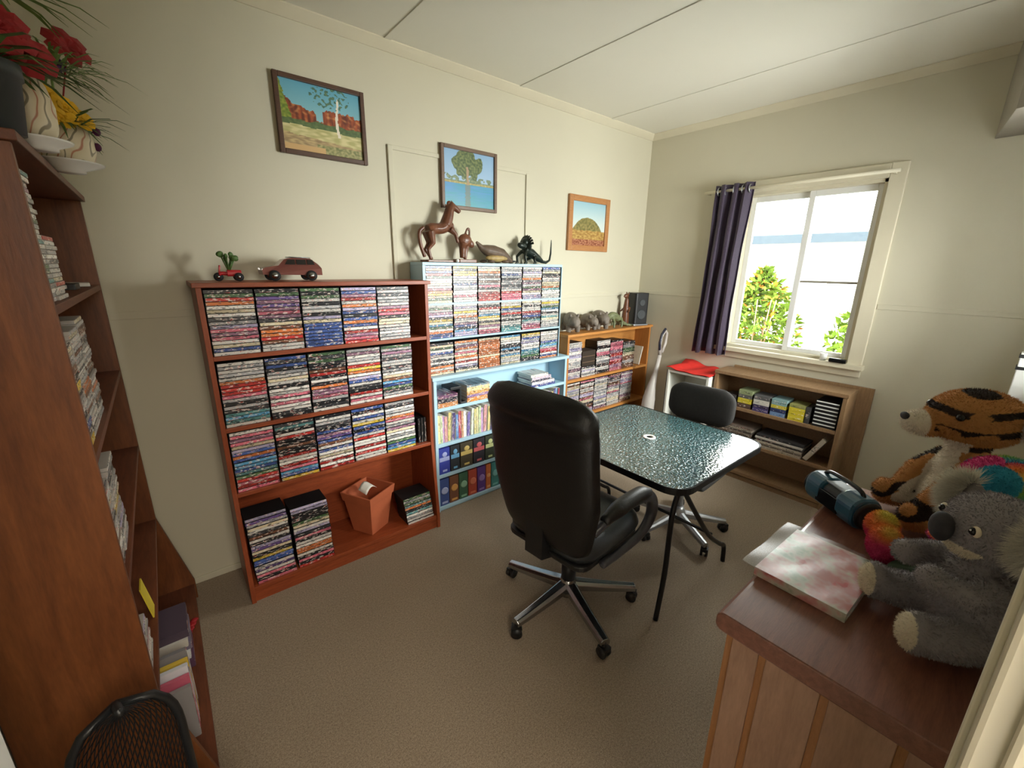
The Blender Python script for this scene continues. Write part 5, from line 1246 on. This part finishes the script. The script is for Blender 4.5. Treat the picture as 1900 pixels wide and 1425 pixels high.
for k, q in enumerate(((0.075, 0.0, 0.115), (0.07, 0.0, 0.075))):
    b = MB(); b.ball(q, (0.009, 0.009, 0.011)); b.tube([(0.04, 0, 0.1), q], 0.0015, 5); b.build('plum_bud', 'petal_plum', p_)
for k, q in enumerate(((0.055, -0.02, 0.31), )):
    b = MB(); petals(b, q, 0.05, 6, 20+k, 0.1, 2); b.tube([(0, 0, 0.1), q], 0.002, 5); b.build('red_flower', 'petal_red', p_)
b = MB(); petals(b, (0.0, -0.05, 0.245), 0.03, 6, 31, .3, 2); petals(b, (0.02, -0.03, 0.26), 0.026, 6, 33, .3, 2); b.build('purple_flower', 'petal_purple', p_)
p_ = thing('flower_vase', 'tall cream patterned vase on a small white saucer', 'vase', (-0.15, 1.49, zl))
b = MB(); b.lathe([(0.03, 0), (0.03, 0.006), (0.056, 0.018), (0.058, 0.022), (0.02, 0.01)], 24); b.build('saucer', 'white_ceramic', p_)
b = MB(); b.lathe([(0.03, 0.014), (0.038, 0.05), (0.04, 0.09), (0.032, 0.13), (0.02, 0.155), (0.014, 0.15)], 24); b.build('vase', 'cream_pot', p_)
b = MB(); fronds(b, (0, 0, 0.15), 40, 0.13, 8, 0.02); b.build('grass_leaves', 'leaf', p_)
p_ = thing('flower_pot', 'dark slate pot with large red artificial flowers at the upper left', 'flower pot', (-0.185, 1.355, zl))
b = MB(); b.lathe([(0.035, 0), (0.046, 0.10), (0.05, 0.10), (0.05, 0.125), (0.044, 0.125), (0.036, 0.02)], 24); b.build('pot', 'slate_pot', p_)
b = MB(); fronds(b, (0, 0, 0.13), 60, 0.2, 10, 0.03, wd=0.005); b.build('grass_leaves', 'leaf', p_)
b = MB(); fronds(b, (0.01, 0.1, 0.28), 50, 0.17, 12, 0.04, wd=0.004); b.tube([(0, 0, 0.1), (0.01, 0.1, 0.28)], 0.003, 5); b.build('fern_leaves', 'leaf_light', p_)
for k, q in enumerate(((0.03, 0.02, 0.19), (0.02, 0.07, 0.20), (0.05, 0.05, 0.165))):
    b = MB(); petals(b, q, 0.055, 6, 40+k, 0.25, 3); b.tube([(0, 0, 0.1), q], 0.002, 5); b.build('red_flower', 'petal_red', p_)

# ================================================================== MESH-BACK CHAIR (bottom left)
mc = thing('mesh_chair', 'black mesh-backed chair cut off at the bottom left', 'chair', (-0.193, 1.0, 0), R(14))
b = MB(); NU, NV = 30, 26
def mf(u, v):
    a = 2*u-1; wv = 0.09*(max(0.0, 1-max(0, (v-0.55)/0.45)**2.6))**0.5
    return Vector((a*wv, -0.0-0.035*(1-a*a)*0+0.03*a*a, 0.42+0.345*v))
for i in range(NU+1):
    b.tube([mf(i/NU, j/NV) for j in range(NV+1)], 0.0011, 4, cap=False)
for k in range(-NV, NU, 2):
    pts = [mf((k+j)/NU, j/NV) for j in range(NV+1) if 0 <= k+j <= NU]
    if len(pts) > 1: b.tube(pts, 0.0014, 4, cap=False)
o = b.build('mesh_back', 'black_metal', mc); o['kind'] = 'stuff'
b = MB(); edge = [mf(0, j/12) for j in range(13)]+[mf(i/10, 1) for i in range(11)]+[mf(1, 1-j/12) for j in range(13)]
b.tube(edge, 0.009, 8); b.build('back_frame', 'black_plastic', mc)
cushion('seat', lambda v: 0.30, 0.30, 0.09, Matrix.Translation((-0.0, -0.17, 0.43)), 'leather', mc)
b = MB(); b.tube([(0, -0.15, 0.06), (0, -0.15, 0.40)], 0.022, 12); b.build('gas_lift', 'black_plastic', mc)
for k in range(5):
    a = k*2*pi/5+.3; b = MB(); b.tube([(0, -0.15, 0.08), (0.17*cos(a), -0.15+0.17*sin(a), 0.05), (0.175*cos(a), -0.15+0.175*sin(a), 0.0)], [0.02, 0.014, 0.014], 8); b.build('base_arm', 'black_plastic', mc)
b = MB(); b.box(-0.03, 0.0, -0.21, -0.19, 0.474, 0.476); b.build('care_label', 'paper', mc)
